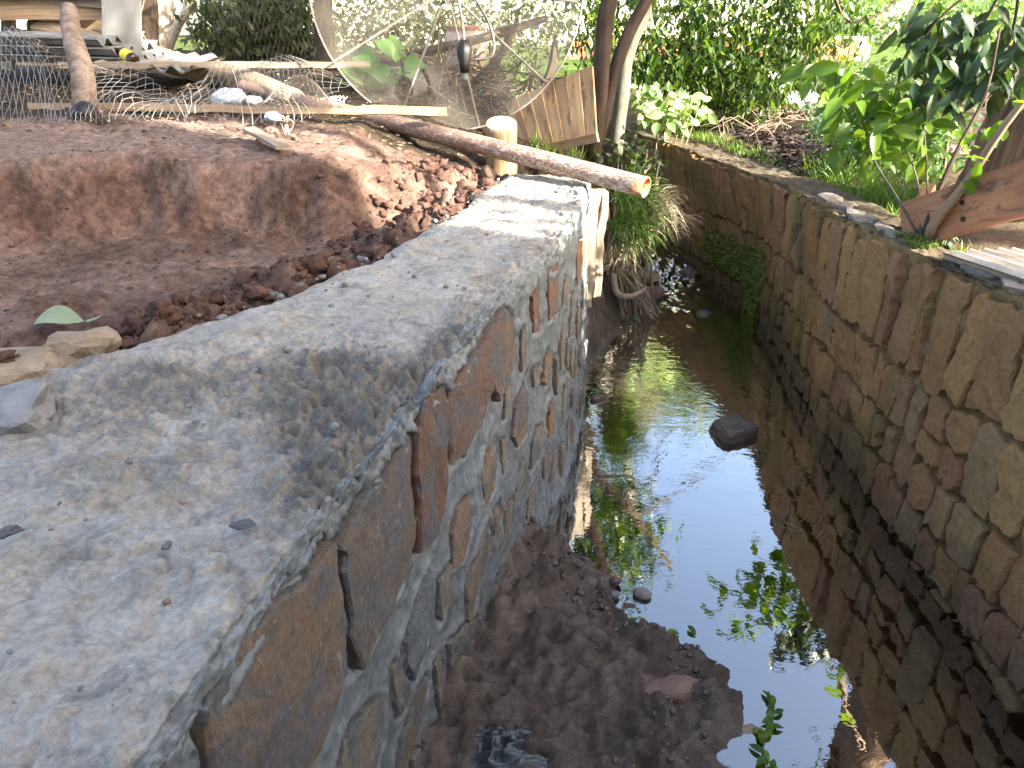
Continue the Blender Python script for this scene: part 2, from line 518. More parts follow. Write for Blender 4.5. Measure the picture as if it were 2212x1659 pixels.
M_OLDT = earth('old_wall_top', [(.3, (.055, .045, .03)), (.5, (.12, .095, .065)), (.66, (.19, .15, .10)), (.8, (.11, .12, .045))], 5, 30, .9, .02)
M_DIRT = earth('red_dirt', [(.28, (.075, .034, .022)), (.48, (.135, .062, .042)), (.66, (.20, .098, .068)), (.8, (.15, .085, .06))], 2.6, 24, .9, .03, .95, .15, (.24, .17, .13))
def yard_ground():
    N = NT('dirt_bank_ground'); p = N.pos()
    a = N.noise(p, 2.6, 7, .68, .4)
    red = N.ramp(a, [(.3, (.115, .066, .048)), (.46, (.215, .132, .10)), (.62, (.34, .225, .178)), (.8, (.27, .18, .14))])
    g0 = N.n('ShaderNodeNewGeometry'); s0 = N.n('ShaderNodeSeparateXYZ'); N.l(g0.outputs['Position'], s0.inputs[0])
    dust = N.math('ADD', N.math('MULTIPLY', N.math('SUBTRACT', s0.outputs['Z'], 1.33), 9.0), N.math('MULTIPLY', N.math('SUBTRACT', N.noise(p, 5, 6, .7), .5), 1.6))
    red = N.mix(N.ramp(dust, [(.0, (0, 0, 0)), (.6, (.75, .75, .75))]), red, (.36, .255, .21))
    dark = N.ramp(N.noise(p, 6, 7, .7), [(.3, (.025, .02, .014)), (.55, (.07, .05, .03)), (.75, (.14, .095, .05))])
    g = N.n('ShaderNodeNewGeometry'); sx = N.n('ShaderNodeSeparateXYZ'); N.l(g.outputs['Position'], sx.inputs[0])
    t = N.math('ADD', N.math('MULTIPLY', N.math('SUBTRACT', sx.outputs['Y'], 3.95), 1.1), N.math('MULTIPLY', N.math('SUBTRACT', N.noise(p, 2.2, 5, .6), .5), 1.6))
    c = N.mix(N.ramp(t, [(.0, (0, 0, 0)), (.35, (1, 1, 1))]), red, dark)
    far = N.math('MULTIPLY', N.math('SUBTRACT', sx.outputs['Y'], 8.5), .6)
    grass = N.ramp(N.noise(p, 3, 6, .7), [(.35, (.05, .085, .02)), (.6, (.12, .17, .04)), (.8, (.22, .2, .1))])
    c = N.mix(N.ramp(N.math('ADD', far, N.math('SUBTRACT', N.noise(p, 1.2, 4), .5)), [(0, (0, 0, 0)), (.5, (1, 1, 1))]), c, grass)
    f = N.noise(p, 26, 8, .72)
    c = N.mix(.75, c, N.ramp(f, [(.38, (.4, .4, .4)), (.62, (1.35, 1.35, 1.35))]), 'MULTIPLY')
    sp = N.noise(p, 70, 2, .5)
    c = N.mix(N.ramp(sp, [(.70, (0, 0, 0)), (.74, (.8, .8, .8))]), c, (.30, .22, .18))
    n0 = N.bump(N.noise(p, 9, 6, .7, .5), 1.0, .06)
    n1 = N.bump(f, 1.0, .04, n0)
    return N.fin(c, .92, N.bump(N.noise(p, 120, 6, .75), .7, .008, n1), .2)
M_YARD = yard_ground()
def garden_mat():
    N = NT('garden_soil_and_grass'); p = N.pos()
    soil = N.ramp(N.noise(p, 1.6, 6, .65, .3), [(.3, (.05, .035, .025)), (.5, (.10, .07, .05)), (.66, (.085, .095, .03)), (.8, (.06, .10, .025))])
    g = N.n('ShaderNodeNewGeometry'); sx = N.n('ShaderNodeSeparateXYZ'); N.l(g.outputs['Position'], sx.inputs[0])
    t = N.math('ADD', N.math('MULTIPLY', N.math('SUBTRACT', sx.outputs['Y'], 8.6), .5), N.math('SUBTRACT', N.noise(p, 1.3, 5, .6), .5))
    gr = N.ramp(N.noise(p, 5, 7, .7), [(.3, (.035, .065, .015)), (.55, (.085, .14, .03)), (.75, (.17, .21, .07))])
    c = N.mix(N.ramp(t, [(0, (0, 0, 0)), (.4, (1, 1, 1))]), soil, gr)
    f = N.noise(p, 22, 8, .7); c = N.mix(.6, c, N.ramp(f, [(.34, (.45, .45, .45)), (.64, (1.3, 1.3, 1.3))]), 'MULTIPLY')
    return N.fin(c, .95, N.bump(f, .8, .03), .15)
M_GARDEN = garden_mat()
M_MUD = earth('creek_mud', [(.3, (.075, .055, .042)), (.5, (.165, .122, .094)), (.68, (.27, .205, .162)), (.8, (.20, .16, .13))], 5, 30, 1.0, .035, .38, .6)
M_CLOD = earth('soil_clods', [(.3, (.075, .04, .03)), (.6, (.15, .085, .064)), (.8, (.22, .135, .105))], 6, 40, .9, .015)

def water_mat():
    N = NT('creek_water'); p = N.pos()
    g = N.n('ShaderNodeNewGeometry'); sx = N.n('ShaderNodeSeparateXYZ'); N.l(g.outputs['Position'], sx.inputs[0])
    y = sx.outputs['Y']
    amp = N.math('ADD', .10, N.math('MULTIPLY', N.ramp(N.math('MULTIPLY', N.math('SUBTRACT', y, 2.6), .4), [(0, (0, 0, 0)), (.5, (.5, .5, .5)), (1, (1, 1, 1))]), 1.0))
    w1 = N.noise(N.pos((7, 11, 1)), 1.0, 3, .5, .6)
    w2 = N.noise(N.pos((30, 46, 1)), 1.0, 2, .5, .5)
    h = N.math('MULTIPLY', N.math('ADD', w1, N.math('MULTIPLY', w2, .22)), amp)
    nrm = N.bump(h, .10, .05)
    fr = N.n('ShaderNodeFresnel'); fr.inputs['IOR'].default_value = 1.42; N.l(nrm, fr.inputs['Normal'])
    tr = N.n('ShaderNodeBsdfTransparent'); tr.inputs[0].default_value = (.50, .36, .23, 1)
    gl = N.n('ShaderNodeBsdfGlossy'); gl.inputs['Roughness'].default_value = .0; N.l(nrm, gl.inputs['Normal'])
    mx = N.n('ShaderNodeMixShader'); N.l(N.math('MINIMUM', N.math('MULTIPLY', fr.outputs[0], 11.0), 1.0), mx.inputs[0])
    N.l(tr.outputs[0], mx.inputs[1]); N.l(gl.outputs[0], mx.inputs[2]); N.l(mx.outputs[0], N.out.inputs[0])
    return N.m
M_WATER = water_mat()

# ================================================================ THE LIE OF THE LAND
OUT = np.array([(-.62, .10), (-.56, .30), (-.486, .62), (-.40, 1.05), (-.272, 1.54), (-.18, 1.84), (-.066, 2.25), (.13, 2.73), (.235, 3.1), (.307, 3.45), (.375, 3.90)])
INN = np.array([(-1.55, .15), (-1.52, .4), (-1.47, .8), (-1.42, 1.3), (-1.32, 1.62), (-1.12, 1.84), (-.86, 2.17), (-.64, 2.45), (-.376, 2.96), (-.215, 3.45), (-.03, 4.05)])
RB = np.array([(1.5, -.6), (1.54, .6), (1.55, 1.4), (1.56, 2.0), (1.58, 3.0), (1.64, 4.0), (1.71, 5.0), (1.66, 5.5), (1.45, 5.9), (1.2, 6.5), (1.0, 7.2), (.8, 8.2), (.5, 9.2)])
RT = np.array([(1.76, -.6, 1.13), (1.76, .6, 1.13), (1.75, 1.4, 1.12), (1.735, 2.0, 1.11), (1.655, 2.95, 1.05), (1.62, 3.75, 1.0), (1.68, 4.4, .95), (1.63, 5.0, .92), (1.42, 5.9, .90), (1.2, 6.6, .89), (1.02, 7.2, .88), (.86, 8.2, .88), (.55, 9.2, .88)])
def xo(y): return np.interp(y, np.append(OUT[:, 1], [4.05, 5, 6, 7, 8, 9.2]), np.append(OUT[:, 0], [.42, .78, .92, .62, .25, -.3]))
def xi(y): return np.interp(y, np.append(INN[:, 1], [4.4, 5, 6, 7, 8, 9.2]), np.append(INN[:, 0], [.12, .40, .55, .30, -.1, -.7]))
def xr(y): return np.interp(y, RB[:, 1], RB[:, 0])
LIPX = np.array([-4, -2.6, -1.99, -1.645, -.97, -.79, -.5, -.3, 0., .3, .6, 1.])
LIPY = np.array([2.75, 2.85, 3.03, 3.25, 3.30, 3.30, 3.50, 3.95, 4.5, 4.9, 5.2, 5.6])
def mud_edge(y): return np.interp(y, [1.0, 1.46, 1.8, 1.9, 1.96, 2.26, 2.55, 2.75, 2.9, 4.3, 4.6, 5.0, 5.5], [.50, .595, .69, .60, .47, .32, .14, .10, -.1, .36, .66, .86, .80])
def H(x, y):
    P = np.stack([x, y, np.zeros_like(x)], -1)
    n1, n2, n3 = fbm(P, 1.3, 3, 5), fbm(P, 6, 4, 9), fbm(P, 24, 3, 14)
    # left bank: floor beside the wall, steep cut face, terrace
    lip = np.interp(x + .06 * n2, LIPX, LIPY) + .10 * n1 + .05 * n2 + .02 * n3
    terr = np.interp(x, [-5, -3, -1.6, -.8, -.5, -.2, .3, .7], [1.44, 1.41, 1.39, 1.34, 1.22, 1.15, 1.06, .98]) + .012 * np.clip(y - 3.3, 0, 3) * (x < -.2)
    dist = (xi(y) - x)
    rough_band = np.exp(-((dist - .10) / .16) ** 2) * (y < 4.2)
    floor = 1.06 + .03 * np.clip(dist, 0, 1.5) + rough_band * (.035 + .09 * n2 + .07 * n3) + .025 * n2
    cutd = y - lip
    z = floor + (terr - floor) * sstep(-.17, .02, cutd) + .022 * n2 + .010 * n3
    z = z + .025 * np.exp(-((cutd + .10) / .14) ** 2) * fbm(P, 22, 3, 33)
    z = z + .08 * np.exp(-((cutd + .08) / .12) ** 2) * fbm(P, 9, 4, 31)
    hump = np.exp(-(((x + .50) / .16) ** 2 + ((y - 3.52) / .10) ** 2)) * .07
    z = z + hump
    z = z + np.clip(y - 12, 0, 60) * .02
    # creek channel
    e = mud_edge(y)
    bed = -.13 + .02 * n2 + .012 * n3
    mud = np.clip((e - x) * .30 + .014, -.13, .12) + (.05 * n2 + .06 * n3 + .05 * np.clip(fbm(P, 13, 3, 44), 0, 1)) * sstep(-.1, .02, e - x)
    bed = np.maximum(bed, mud)
    bed = bed + np.clip(y - 5.7, 0, .5) * .15
    inside = x > xo(y)
    edge0 = np.where(y < 3.95, (x < xi(y) + .06), x < xi(y))
    # beyond the wall's end the bank slopes down to the water
    a = sstep(0, 1, (x - xi(y)) / np.maximum(xo(y) - xi(y) + .02, .05))
    slope = z * (1 - a) + (bed + .05) * a + .03 * n2 * (1 - abs(2 * a - 1))
    left = np.where(edge0, z, np.where(y < 3.95, .85, slope))
    garden = .93 + .03 * n2 + .012 * n3 + np.clip(y - 8, 0, 60) * .02 + .04 * n1
    garden = garden - .10 * np.exp(-np.clip((x - xr(y) - .24) / .25, 0, 9))
    r0 = x > xr(y) + .12
    r1 = x > xr(y) + .24
    z = np.where(inside, bed, left)
    z = np.where(r0, .55, z)
    z = np.where(r1, garden, z)
    # upstream of everything visible the ground closes over the creek
    b = sstep(8.6, 9.4, y)
    flat = 1.15 + .02 * np.clip(y - 9, 0, 80) + .04 * n1
    z = z * (1 - b) + flat * b
    return z
def gz(x, y):
    return float(H(np.array([float(x)]), np.array([float(y)]))[0])
def axis(dense0, dense1, step, lo, hi, g=1.18):
    a = list(np.arange(dense0, dense1, step)); s = step; v = a[0]; L = []
    while v > lo:
        s *= g; v -= s; L.append(v)
    s = step; v = a[-1]; R = []
    while v < hi:
        s *= g; v += s; R.append(v)
    return np.array(L[::-1] + a + R)
gx = axis(-2.1, 2.2, .0165, -70, 70, 1.12)
gy = axis(1.0, 5.0, .0165, -14, 110, 1.06)
GX, GY = np.meshgrid(gx, gy)
GZ = H(GX.ravel(), GY.ravel())
V = np.stack([GX.ravel(), GY.ravel(), GZ], -1)
nx, ny = len(gx), len(gy)
ii, jj = np.meshgrid(np.arange(nx - 1), np.arange(ny - 1))
a = (jj * nx + ii).ravel()
F = np.stack([a, a + 1, a + nx + 1, a + nx], -1)
cx = V[F][:, :, 0].mean(1); cy = V[F][:, :, 1].mean(1)
mid = np.where(cy < 3.95, (xi(cy) + xo(cy)) / 2, xo(cy) - .10)
reg = np.where(cy > 9.3, np.where(cx < .6, 0, 2), np.where(cx < mid, 0, np.where(cx > xr(cy) + .2, 2, 1)))
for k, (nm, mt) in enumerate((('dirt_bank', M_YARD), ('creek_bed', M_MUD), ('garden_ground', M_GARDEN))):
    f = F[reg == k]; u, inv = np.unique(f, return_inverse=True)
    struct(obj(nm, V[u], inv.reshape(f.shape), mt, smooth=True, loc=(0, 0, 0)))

# ---------------------------------------------------------------- water
ys = np.concatenate([np.arange(-.5, 5.0, .03), np.arange(5.0, 6.6, .008), np.arange(6.6, 9.0, .05)])
ts = np.linspace(0, 1, 90)
YY, TT = np.meshgrid(ys, ts, indexing='ij')
XX = (xo(YY) - .12) * (1 - TT) + (xr(YY) + .12) * TT
ZZ = .085 * sstep(5.6, 6.05, YY)
Pn = np.stack([XX, YY, np.zeros_like(XX)], -1)
rap = np.exp(-((YY - 5.72) / .32) ** 2) * np.exp(-((XX - 1.22) / .26) ** 2)
tail = np.exp(-((YY - 5.2) / .45) ** 2) * np.exp(-((XX - 1.16) / .15) ** 2)
ZZ = ZZ + (rap * .050 + tail * .022) * fbm(Pn * np.array([1, .7, 1]), 24, 3, 3) + rap * .008 * fbm(Pn, 60, 2, 8)
V = np.stack([XX, YY, ZZ], -1).reshape(-1, 3)
n = len(ts)
ii, jj = np.meshgrid(np.arange(n - 1), np.arange(len(ys) - 1)); a = (jj * n + ii).ravel()
struct(obj('water', V, np.stack([a, a + 1, a + n + 1, a + n], -1), M_WATER, smooth=True, loc=(0, 0, 0)))

# ================================================================ NEW STONE WALL (left)
NS = 780
o_pts, i_pts = smoothpts(OUT, NS), smoothpts(INN, NS)
sl_ = np.concatenate([[0], np.cumsum(np.linalg.norm(np.diff(o_pts, axis=0), axis=1))])
i_pts = i_pts + np.stack([fbm(np.stack([sl_, sl_ * 0, sl_ * 0 + 4], -1), 5, 4, 41) * .035, fbm(np.stack([sl_, sl_ * 0, sl_ * 0 + 9], -1), 7, 4, 42) * .03], -1)
_s3 = np.stack([sl_, sl_ * 0, sl_ * 0 + 2], -1)
tan_ = nrmz(np.gradient(o_pts, axis=0)); nrm_ = np.stack([tan_[:, 1], -tan_[:, 0]], -1)      # outward, to the creek
ZTOP = 1.15
def face_point(si, z):
    """point on the creek side of the new wall: index along it (float), height"""
    si = np.asarray(si, float); z = np.asarray(z, float)
    i0 = np.clip(np.floor(si).astype(int), 0, NS - 2); f = (si - i0)[..., None]
    p = o_pts[i0] * (1 - f) + o_pts[i0 + 1] * f; nn = nrm_[i0]
    off = .045 * (ZTOP - z)[..., None] / 1.15
    p = p + nn * (off + .004)
    return np.concatenate([p, z[..., None]], -1), np.concatenate([nn, np.zeros_like(nn[..., :1])], -1)
lip_off = .016 * fbm(_s3, 3.2, 4, 81); lip_sag = .022 * np.clip(fbm(_s3 + 5, 4.1, 3, 82), 0, 1)
n_in, n_top, n_edge, n_face = 8, 200, 18, 130
Vs = []
Yo = o_pts[:, 1]
smooth_lip = sstep(1.25, 1.0, Yo) + sstep(1.95, 2.2, Yo)       # trowelled bevel; between them the mortar is crumbly
for k in range(NS):
    O, I, nn = o_pts[k], i_pts[k], nrm_[k]
    prof = []
    for q in range(n_in):
        prof.append((*I, ZTOP - .26 * (1 - q / n_in) - .02, 0))
    for q in range(n_top):
        t = q / (n_top - 1); s = t
        e_in = math.exp(-t * 14)
        prof.append((*(I * (1 - s) + (O + nn * lip_off[k]) * s), ZTOP - .03 * e_in - lip_sag[k] * math.exp(-((1 - t) * 12) ** 2), 1))
    bev = .035 + .012 * smooth_lip[k]
    for q in range(1, n_edge + 1):
        t = q / n_edge
        prof.append((*(O + nn * (.014 * math.sin(t * 1.57) + lip_off[k] * (1 - t))), ZTOP - lip_sag[k] * (1 - t) - bev * t ** 1.15, 2))
    for q in range(1, n_face + 1):
        t = q / n_face; z = ZTOP - bev - t * (ZTOP - bev + .22)
        prof.append((*(O + nn * (.014 + .045 * (ZTOP - z) / 1.15 - .010 * min(1, t * 8))), z, 3))
    Vs.append(prof)
A = np.array(Vs); K = A.shape[1]; R = A[..., 3]; P = A[..., :3].copy()
Yw = P[..., 1]
pxy = project(P.reshape(-1, 3)).reshape(P.shape[0], K, 2)
def gauss(cx, cy, rx, ry):
    return np.exp(-(((pxy[..., 0] - cx) / rx) ** 2 + ((pxy[..., 1] - cy) / ry) ** 2))
roughm = .12 + 1.2 * gauss(680, 880, 150, 110) + .9 * gauss(760, 790, 120, 45) + .8 * gauss(380, 830, 200, 60) + .6 * gauss(300, 1010, 260, 70) + .7 * gauss(140, 880, 130, 60) + .5 * gauss(150, 1180, 160, 60)
roughm = roughm - .2 * gauss(830, 620, 200, 90) - .2 * gauss(1000, 520, 200, 70)
lipmask = np.exp(-((1 - np.linspace(0, 1, n_top)) * 9) ** 2)
edge_rough = np.zeros_like(R)
for k in range(NS):
    c = 1 - .62 * min(1, smooth_lip[k])
    edge_rough[k, n_in:n_in + n_top] = lipmask * c
    edge_rough[k, n_in + n_top:n_in + n_top + n_edge] = c
    edge_rough[k, n_in + n_top + n_edge:n_in + n_top + n_edge + 8] = c * .7
roughm = np.clip(roughm, .06, 1.5) * (R < 1.5) + edge_rough * 1.1
top = (R == 1) | (R == 0)
f_fine = fbm(P, 42, 4, 51, .62); f_mid = fbm(P, 13, 4, 52); f_big = fbm(P, 3.0, 3, 53)
ridge = 1 - np.abs(fbm(P * np.array([1, 1.6, 1]), 9, 4, 54)) * 2.6
crumb = np.clip(fbm(P, 30, 3, 55), 0, 1)
dz = (.012 * f_big + .006 * f_mid) + roughm * (.020 * f_mid + .024 * f_fine + .036 * crumb + .010 * ridge) + .004 * f_fine + .004 * f_mid
smear = fbm(np.stack([(P[..., 0] * .9 + P[..., 1] * .42) * 7, (P[..., 1] * .9 - P[..., 0] * .42) * 1.6, P[..., 2] * 0], -1), 1.0, 4, 57)
crk = np.abs(fbm(P, 2.3, 5, 58)); dz = dz + .007 * smear - .010 * sstep(.035, .0, crk) * (roughm > .2)
slab_step = .022 * sstep(720, 770, pxy[..., 1] + .10 * (pxy[..., 0] - 800) + 25 * f_mid)      # the older, rougher pour lies a little lower
tz = dz - slab_step * .8 - .035 * gauss(690, 900, 110, 60) + .018 * gauss(330, 790, 180, 40)
n3 = np.zeros_like(P); n3[..., :2] = nrm_[:, None, :]
wt = np.where(R == 1, 1.0, np.where(R == 2, .6, 0.0))
P[..., 2] += tz * np.where(R <= 1, 1, np.where(R == 2, np.linspace(1, 0, K)[None] * 0 + 1, 0))
P[..., 2] -= np.where(R == 3, slab_step * 0, 0)
out = np.where(R == 3, .012 * f_mid + .007 * f_fine + .008 * f_big, np.where(R == 2, .010 * f_mid + .006 * f_fine, 0)) + edge_rough * (.020 * f_fine + .026 * crumb) * (R >= 1.5) + np.where(R == 1, edge_rough * .010 * f_mid, 0)
SI = np.linspace(0, NS - 1.01, 420); ZI = np.linspace(-.2, ZTOP, 150)
SG, ZG = np.meshgrid(SI, ZI); FPn, _ = face_point(SG.ravel(), ZG.ravel()); FPX_ = project(FPn)
def to_face(pts):
    r = []
    for (x, y) in pts:
        k = np.argmin((FPX_[:, 0] - x) ** 2 + (FPX_[:, 1] - y) ** 2); r.append((SG.ravel()[k], ZG.ravel()[k]))
    return np.array(r)
slen = sl_[-1]
TRACED = [
 [(430,1520),(480,1440),(560,1320),(640,1240),(695,1168),(705,1250),(718,1340),(725,1450),(700,1540),(660,1640),(600,1760),(500,1800),(440,1700)],
 [(716,1172),(760,1092),(820,1012),(862,950),(876,944),(880,1040),(888,1150),(870,1240),(820,1330),(768,1440),(748,1380),(724,1260)],
 [(880,935),(905,872),(945,834),(958,880),(958,980),(952,1080),(930,1150),(895,1188),(886,1080),(880,1000)],
 [(968,832),(1000,782),(1040,722),(1062,682),(1076,668),(1070,760),(1040,880),(1000,985),(967,1005),(964,920)],
 [(1066,686),(1080,664),(1096,680),(1104,740),(1098,800),(1062,866),(1052,820),(1072,760)],
 [(1141,640),(1159,607),(1161,715),(1149,720)],
 [(1178,585),(1202,574),(1206,671),(1182,692)],
 [(1172,790),(1180,757),(1192,769),(1182,830),(1169,826)],
 [(1149,800),(1163,788),(1165,801),(1151,834)],
 [(1108,880),(1131,832),(1139,863),(1135,932),(1116,963),(1104,944)],
 [(1157,924),(1170,918),(1161,985),(1143,1016),(1145,957)],
 [(1184,877),(1192,868),(1190,932),(1180,946)],
 [(1045,980),(1067,946),(1071,993),(1063,1055),(1043,1100),(1036,1030)],
 [(1112,1024),(1125,991),(1127,1042),(1112,1085),(1103,1088)],
 [(982,1100),(1015,1066),(1017,1124),(995,1207),(973,1227),(974,1150)],
 [(1190,984),(1202,955),(1198,1016),(1184,1044)],
 [(1214,603),(1223,599),(1222,654),(1214,658)],
 [(1241,526),(1259,520),(1251,605),(1241,616)],
 [(870,1384),(900,1309),(927,1233),(933,1299),(924,1374),(890,1465),(872,1429)],
 [(1025,1192),(1050,1133),(1060,1174),(1030,1269),(1006,1345),(1000,1274)],
 [(1065,1252),(1100,1208),(1104,1244),(1066,1292)],
 [(735,1598),(760,1560),(800,1521),(824,1507),(820,1599),(800,1690),(720,1720)],
 [(895,1496),(918,1458),(920,1489),(895,1589),(870,1665),(848,1700),(858,1610)],
 [(966,1390),(1000,1352),(1028,1342),(1038,1389),(1015,1479),(982,1548),(970,1489)],
 [(1086,1100),(1104,1066),(1100,1130),(1082,1170)],
 [(1140,1060),(1156,1030),(1150,1090),(1134,1120)],
 [(1230,640),(1238,634),(1236,720),(1227,728)],
 [(1210,720),(1218,700),(1215,790),(1206,800)],
 [(945,1255),(968,1218),(966,1290),(948,1340)],
 [(1262,500),(1274,492),(1270,560),(1260,575)],
 [(1215,830),(1224,815),(1221,890),(1212,905)],
 [(1085,850),(1098,828),(1096,880),(1083,905)],
]
# smaller stones fill the rest of the face
rf_ = np.random.default_rng(15); boxes = []
for pts in TRACED:
    pq = to_face(pts); boxes.append((*pq.min(0), *pq.max(0)))
FILL = []
for k in range(900):
    if len(FILL) >= 46: break
    wd_, ht_ = (.045 + .05 * rf_.random()) * (NS - 1) / slen, .09 + .12 * rf_.random()
    s0_, z0_ = 190 + (NS - 220) * rf_.random(), .02 + .80 * rf_.random()
    b_ = (s0_, z0_, s0_ + wd_, z0_ + ht_); m_ = 4
    if any(b_[0] < q[2] + m_ and b_[2] > q[0] - m_ and b_[1] < q[3] + .018 and b_[3] > q[1] - .018 for q in boxes): continue
    boxes.append(b_); j_ = lambda a: a * rf_.random()
    FILL.append(np.array([(s0_ + j_(.3) * wd_, z0_), (s0_ + wd_ * (1 - j_(.35)), z0_ + j_(.02)), (s0_ + wd_, z0_ + ht_ * (.3 + j_(.4))), (s0_ + wd_ * (1 - j_(.3)), z0_ + ht_ - j_(.02)), (s0_ + j_(.35) * wd_, z0_ + ht_), (s0_, z0_ + ht_ * (.35 + j_(.35)))]))
# the mortar draws back round the stones
fs = np.repeat(sl_[:, None], K, 1); fz = A[..., 2]; fm = (R == 3)
q2 = np.stack([fs[fm], fz[fm]], -1); gd = np.full(len(q2), 9.0)
for pq in [to_face(pts) for pts in TRACED] + FILL:
    pq = pq.copy(); pq[:, 0] *= slen / (NS - 1)
    lo_, hi_ = pq.min(0) - .03, pq.max(0) + .03
    sel = np.where(((q2 > lo_) & (q2 < hi_)).all(1))[0]
    for i in range(len(pq)):
        a_, b_ = pq[i], pq[(i + 1) % len(pq)]; d_ = b_ - a_; t_ = np.clip(((q2[sel] - a_) @ d_) / max(d_ @ d_, 1e-9), 0, 1)
        gd[sel] = np.minimum(gd[sel], np.linalg.norm(q2[sel] - (a_ + t_[:, None] * d_), axis=1))
gmod = .35 + .9 * np.clip(fbm(np.hstack([q2, q2[:, :1] * 0]), 6, 3, 83) + .35, 0, 1)
grv = np.zeros_like(fz); grv[fm] = .016 * sstep(.013, .002, gd) * gmod - .007 * sstep(.045, .02, gd) * sstep(.008, .02, gd)
def segd(a, b):
    a, b = np.array(a, float), np.array(b, float); d = b - a; t = np.clip(((pxy - a) @ d) / (d @ d), 0, 1)
    return np.linalg.norm(pxy - (a + t[..., None] * d), axis=-1), t
for ga, gb, w0, w1, dp in (((702, 1165), (742, 1455), 7, 22, .09), ((877, 940), (890, 1185), 6, 9, .07), ((962, 850), (960, 1000), 5, 6, .05), ((1075, 690), (1050, 860), 4, 4, .04), ((424, 1540), (440, 1659), 10, 14, .05)):
    dd_, t_ = segd(ga, gb); wd_ = w0 + (w1 - w0) * t_
    out = out - dp * sstep(1.0, .55, dd_ / wd_) * (R >= 2)
P += n3 * (out - grv)[..., None]
V = P.reshape(-1, 3)
ii, jj = np.meshgrid(np.arange(K - 1), np.arange(NS - 1)); a = (jj * K + ii).ravel()
F = np.stack([a, a + 1, a + K + 1, a + K], -1)
mid_ = (R[:-1, :-1] >= 2).astype(int).ravel()
capF = F[mid_ == 0]; faceF = F[mid_ == 1]
LW = thing('stone_wall', 'new retaining wall of split stone with a wet grey mortar cap, left of the creek', 'wall', (0., 2.0, 0.))
LW['kind'] = 'thing'
u, inv = np.unique(capF, return_inverse=True); obj('mortar_cap', V[u], inv.reshape(capF.shape), M_CAP, LW, smooth=True, rnd=np.clip(roughm.ravel()[u], 0, 1.3))
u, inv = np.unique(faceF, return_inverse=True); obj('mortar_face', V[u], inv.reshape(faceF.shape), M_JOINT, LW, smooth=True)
# end of the wall
endp = P[-1]; cV = np.vstack([endp, [[*i_pts[-1], -.22]], endp.mean(0, keepdims=True)]); m = len(cV) - 1
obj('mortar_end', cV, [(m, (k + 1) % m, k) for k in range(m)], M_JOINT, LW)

def resample(poly, step):
    out = []
    for i in range(len(poly)):
        a, b = poly[i], poly[(i + 1) % len(poly)]
        m = max(1, int(round(np.linalg.norm(b - a) / step)))
        for k in range(m): out.append(a + (b - a) * k / m)
    return np.array(out)
def stone_from_uv(uv, fpoint, depth, back, seed, jit=.004, step=.028, bulge=.006, tilt=(0, 0), grow=1.0):
    """uv in metres on the face; fpoint(uv)->(point, normal). Bevelled slab with an uneven split face."""
    uv = resample(np.asarray(uv, float), step)
    c = uv.mean(0)
    r = np.random.default_rng(seed)
    uv = c + (uv - c) * grow + r.normal(size=uv.shape) * jit
    rings = [(1.0, -back), (1.0, depth * .62), (.975, depth * .98), (.86, depth), (.6, depth), (.3, depth)]
    V = []
    for s, h in rings:
        q = c + (uv - c) * s
        p, nn = fpoint(q)
        hh = np.full(len(q), h)
        if h > 0:
            rel = q - c
            hh = hh + (fbm(np.hstack([q, np.full((len(q), 1), seed * .37)]), 11, 4, seed % 50) * bulge * 2) * (1 if s < 1 else .4) + rel[:, 0] * tilt[0] + rel[:, 1] * tilt[1]
        V.append(p + nn * hh[:, None])
    p, nn = fpoint(c[None]); V.append(p + nn * (depth + bulge * r.normal() * .5))
    m = len(uv); V = np.vstack(V)
    F = [(k * m + j, k * m + (j + 1) % m, (k + 1) * m + (j + 1) % m, (k + 1) * m + j) for k in range(len(rings) - 1) for j in range(m)]
    o = (len(rings) - 1) * m; z = len(V) - 1
    F += [(o + j, o + (j + 1) % m, z) for j in range(m)]
    return V, F
slen = sl_[-1]
def fp_left(uv): return face_point(uv[:, 0] / slen * (NS - 1), uv[:, 1])
stone_polys = []
for k, q in enumerate([to_face(pts) for pts in TRACED] + FILL):
    q = q.copy(); q[:, 0] *= slen / (NS - 1)
    stone_polys.append(q)
    V, F = stone_from_uv(q, fp_left, .022 if k < 5 else .011, .06, 100 + k, jit=.004 if k < 5 else .003, step=.03 if k < 5 else .02, bulge=.006 if k < 5 else .003, tilt=((.04, .02) if k in (0, 3) else (-.03, .01)))
    so = obj('stone', V, F, M_STONE, LW)
    pal = {0: (.25, .185, .13), 1: (.20, .165, .135), 2: (.21, .125, .09), 3: (.225, .145, .108), 4: (.24, .17, .13), 11: (.42, .22, .08), 18: (.22, .24, .24), 6: (.28, .13, .08), 5: (.28, .14, .09), 17: (.34, .17, .08)}
    so.color = (*pal.get(k, [(.31, .26, .20), (.28, .24, .19), (.30, .22, .15), (.26, .235, .20), (.29, .21, .15)][k % 5]), 1)
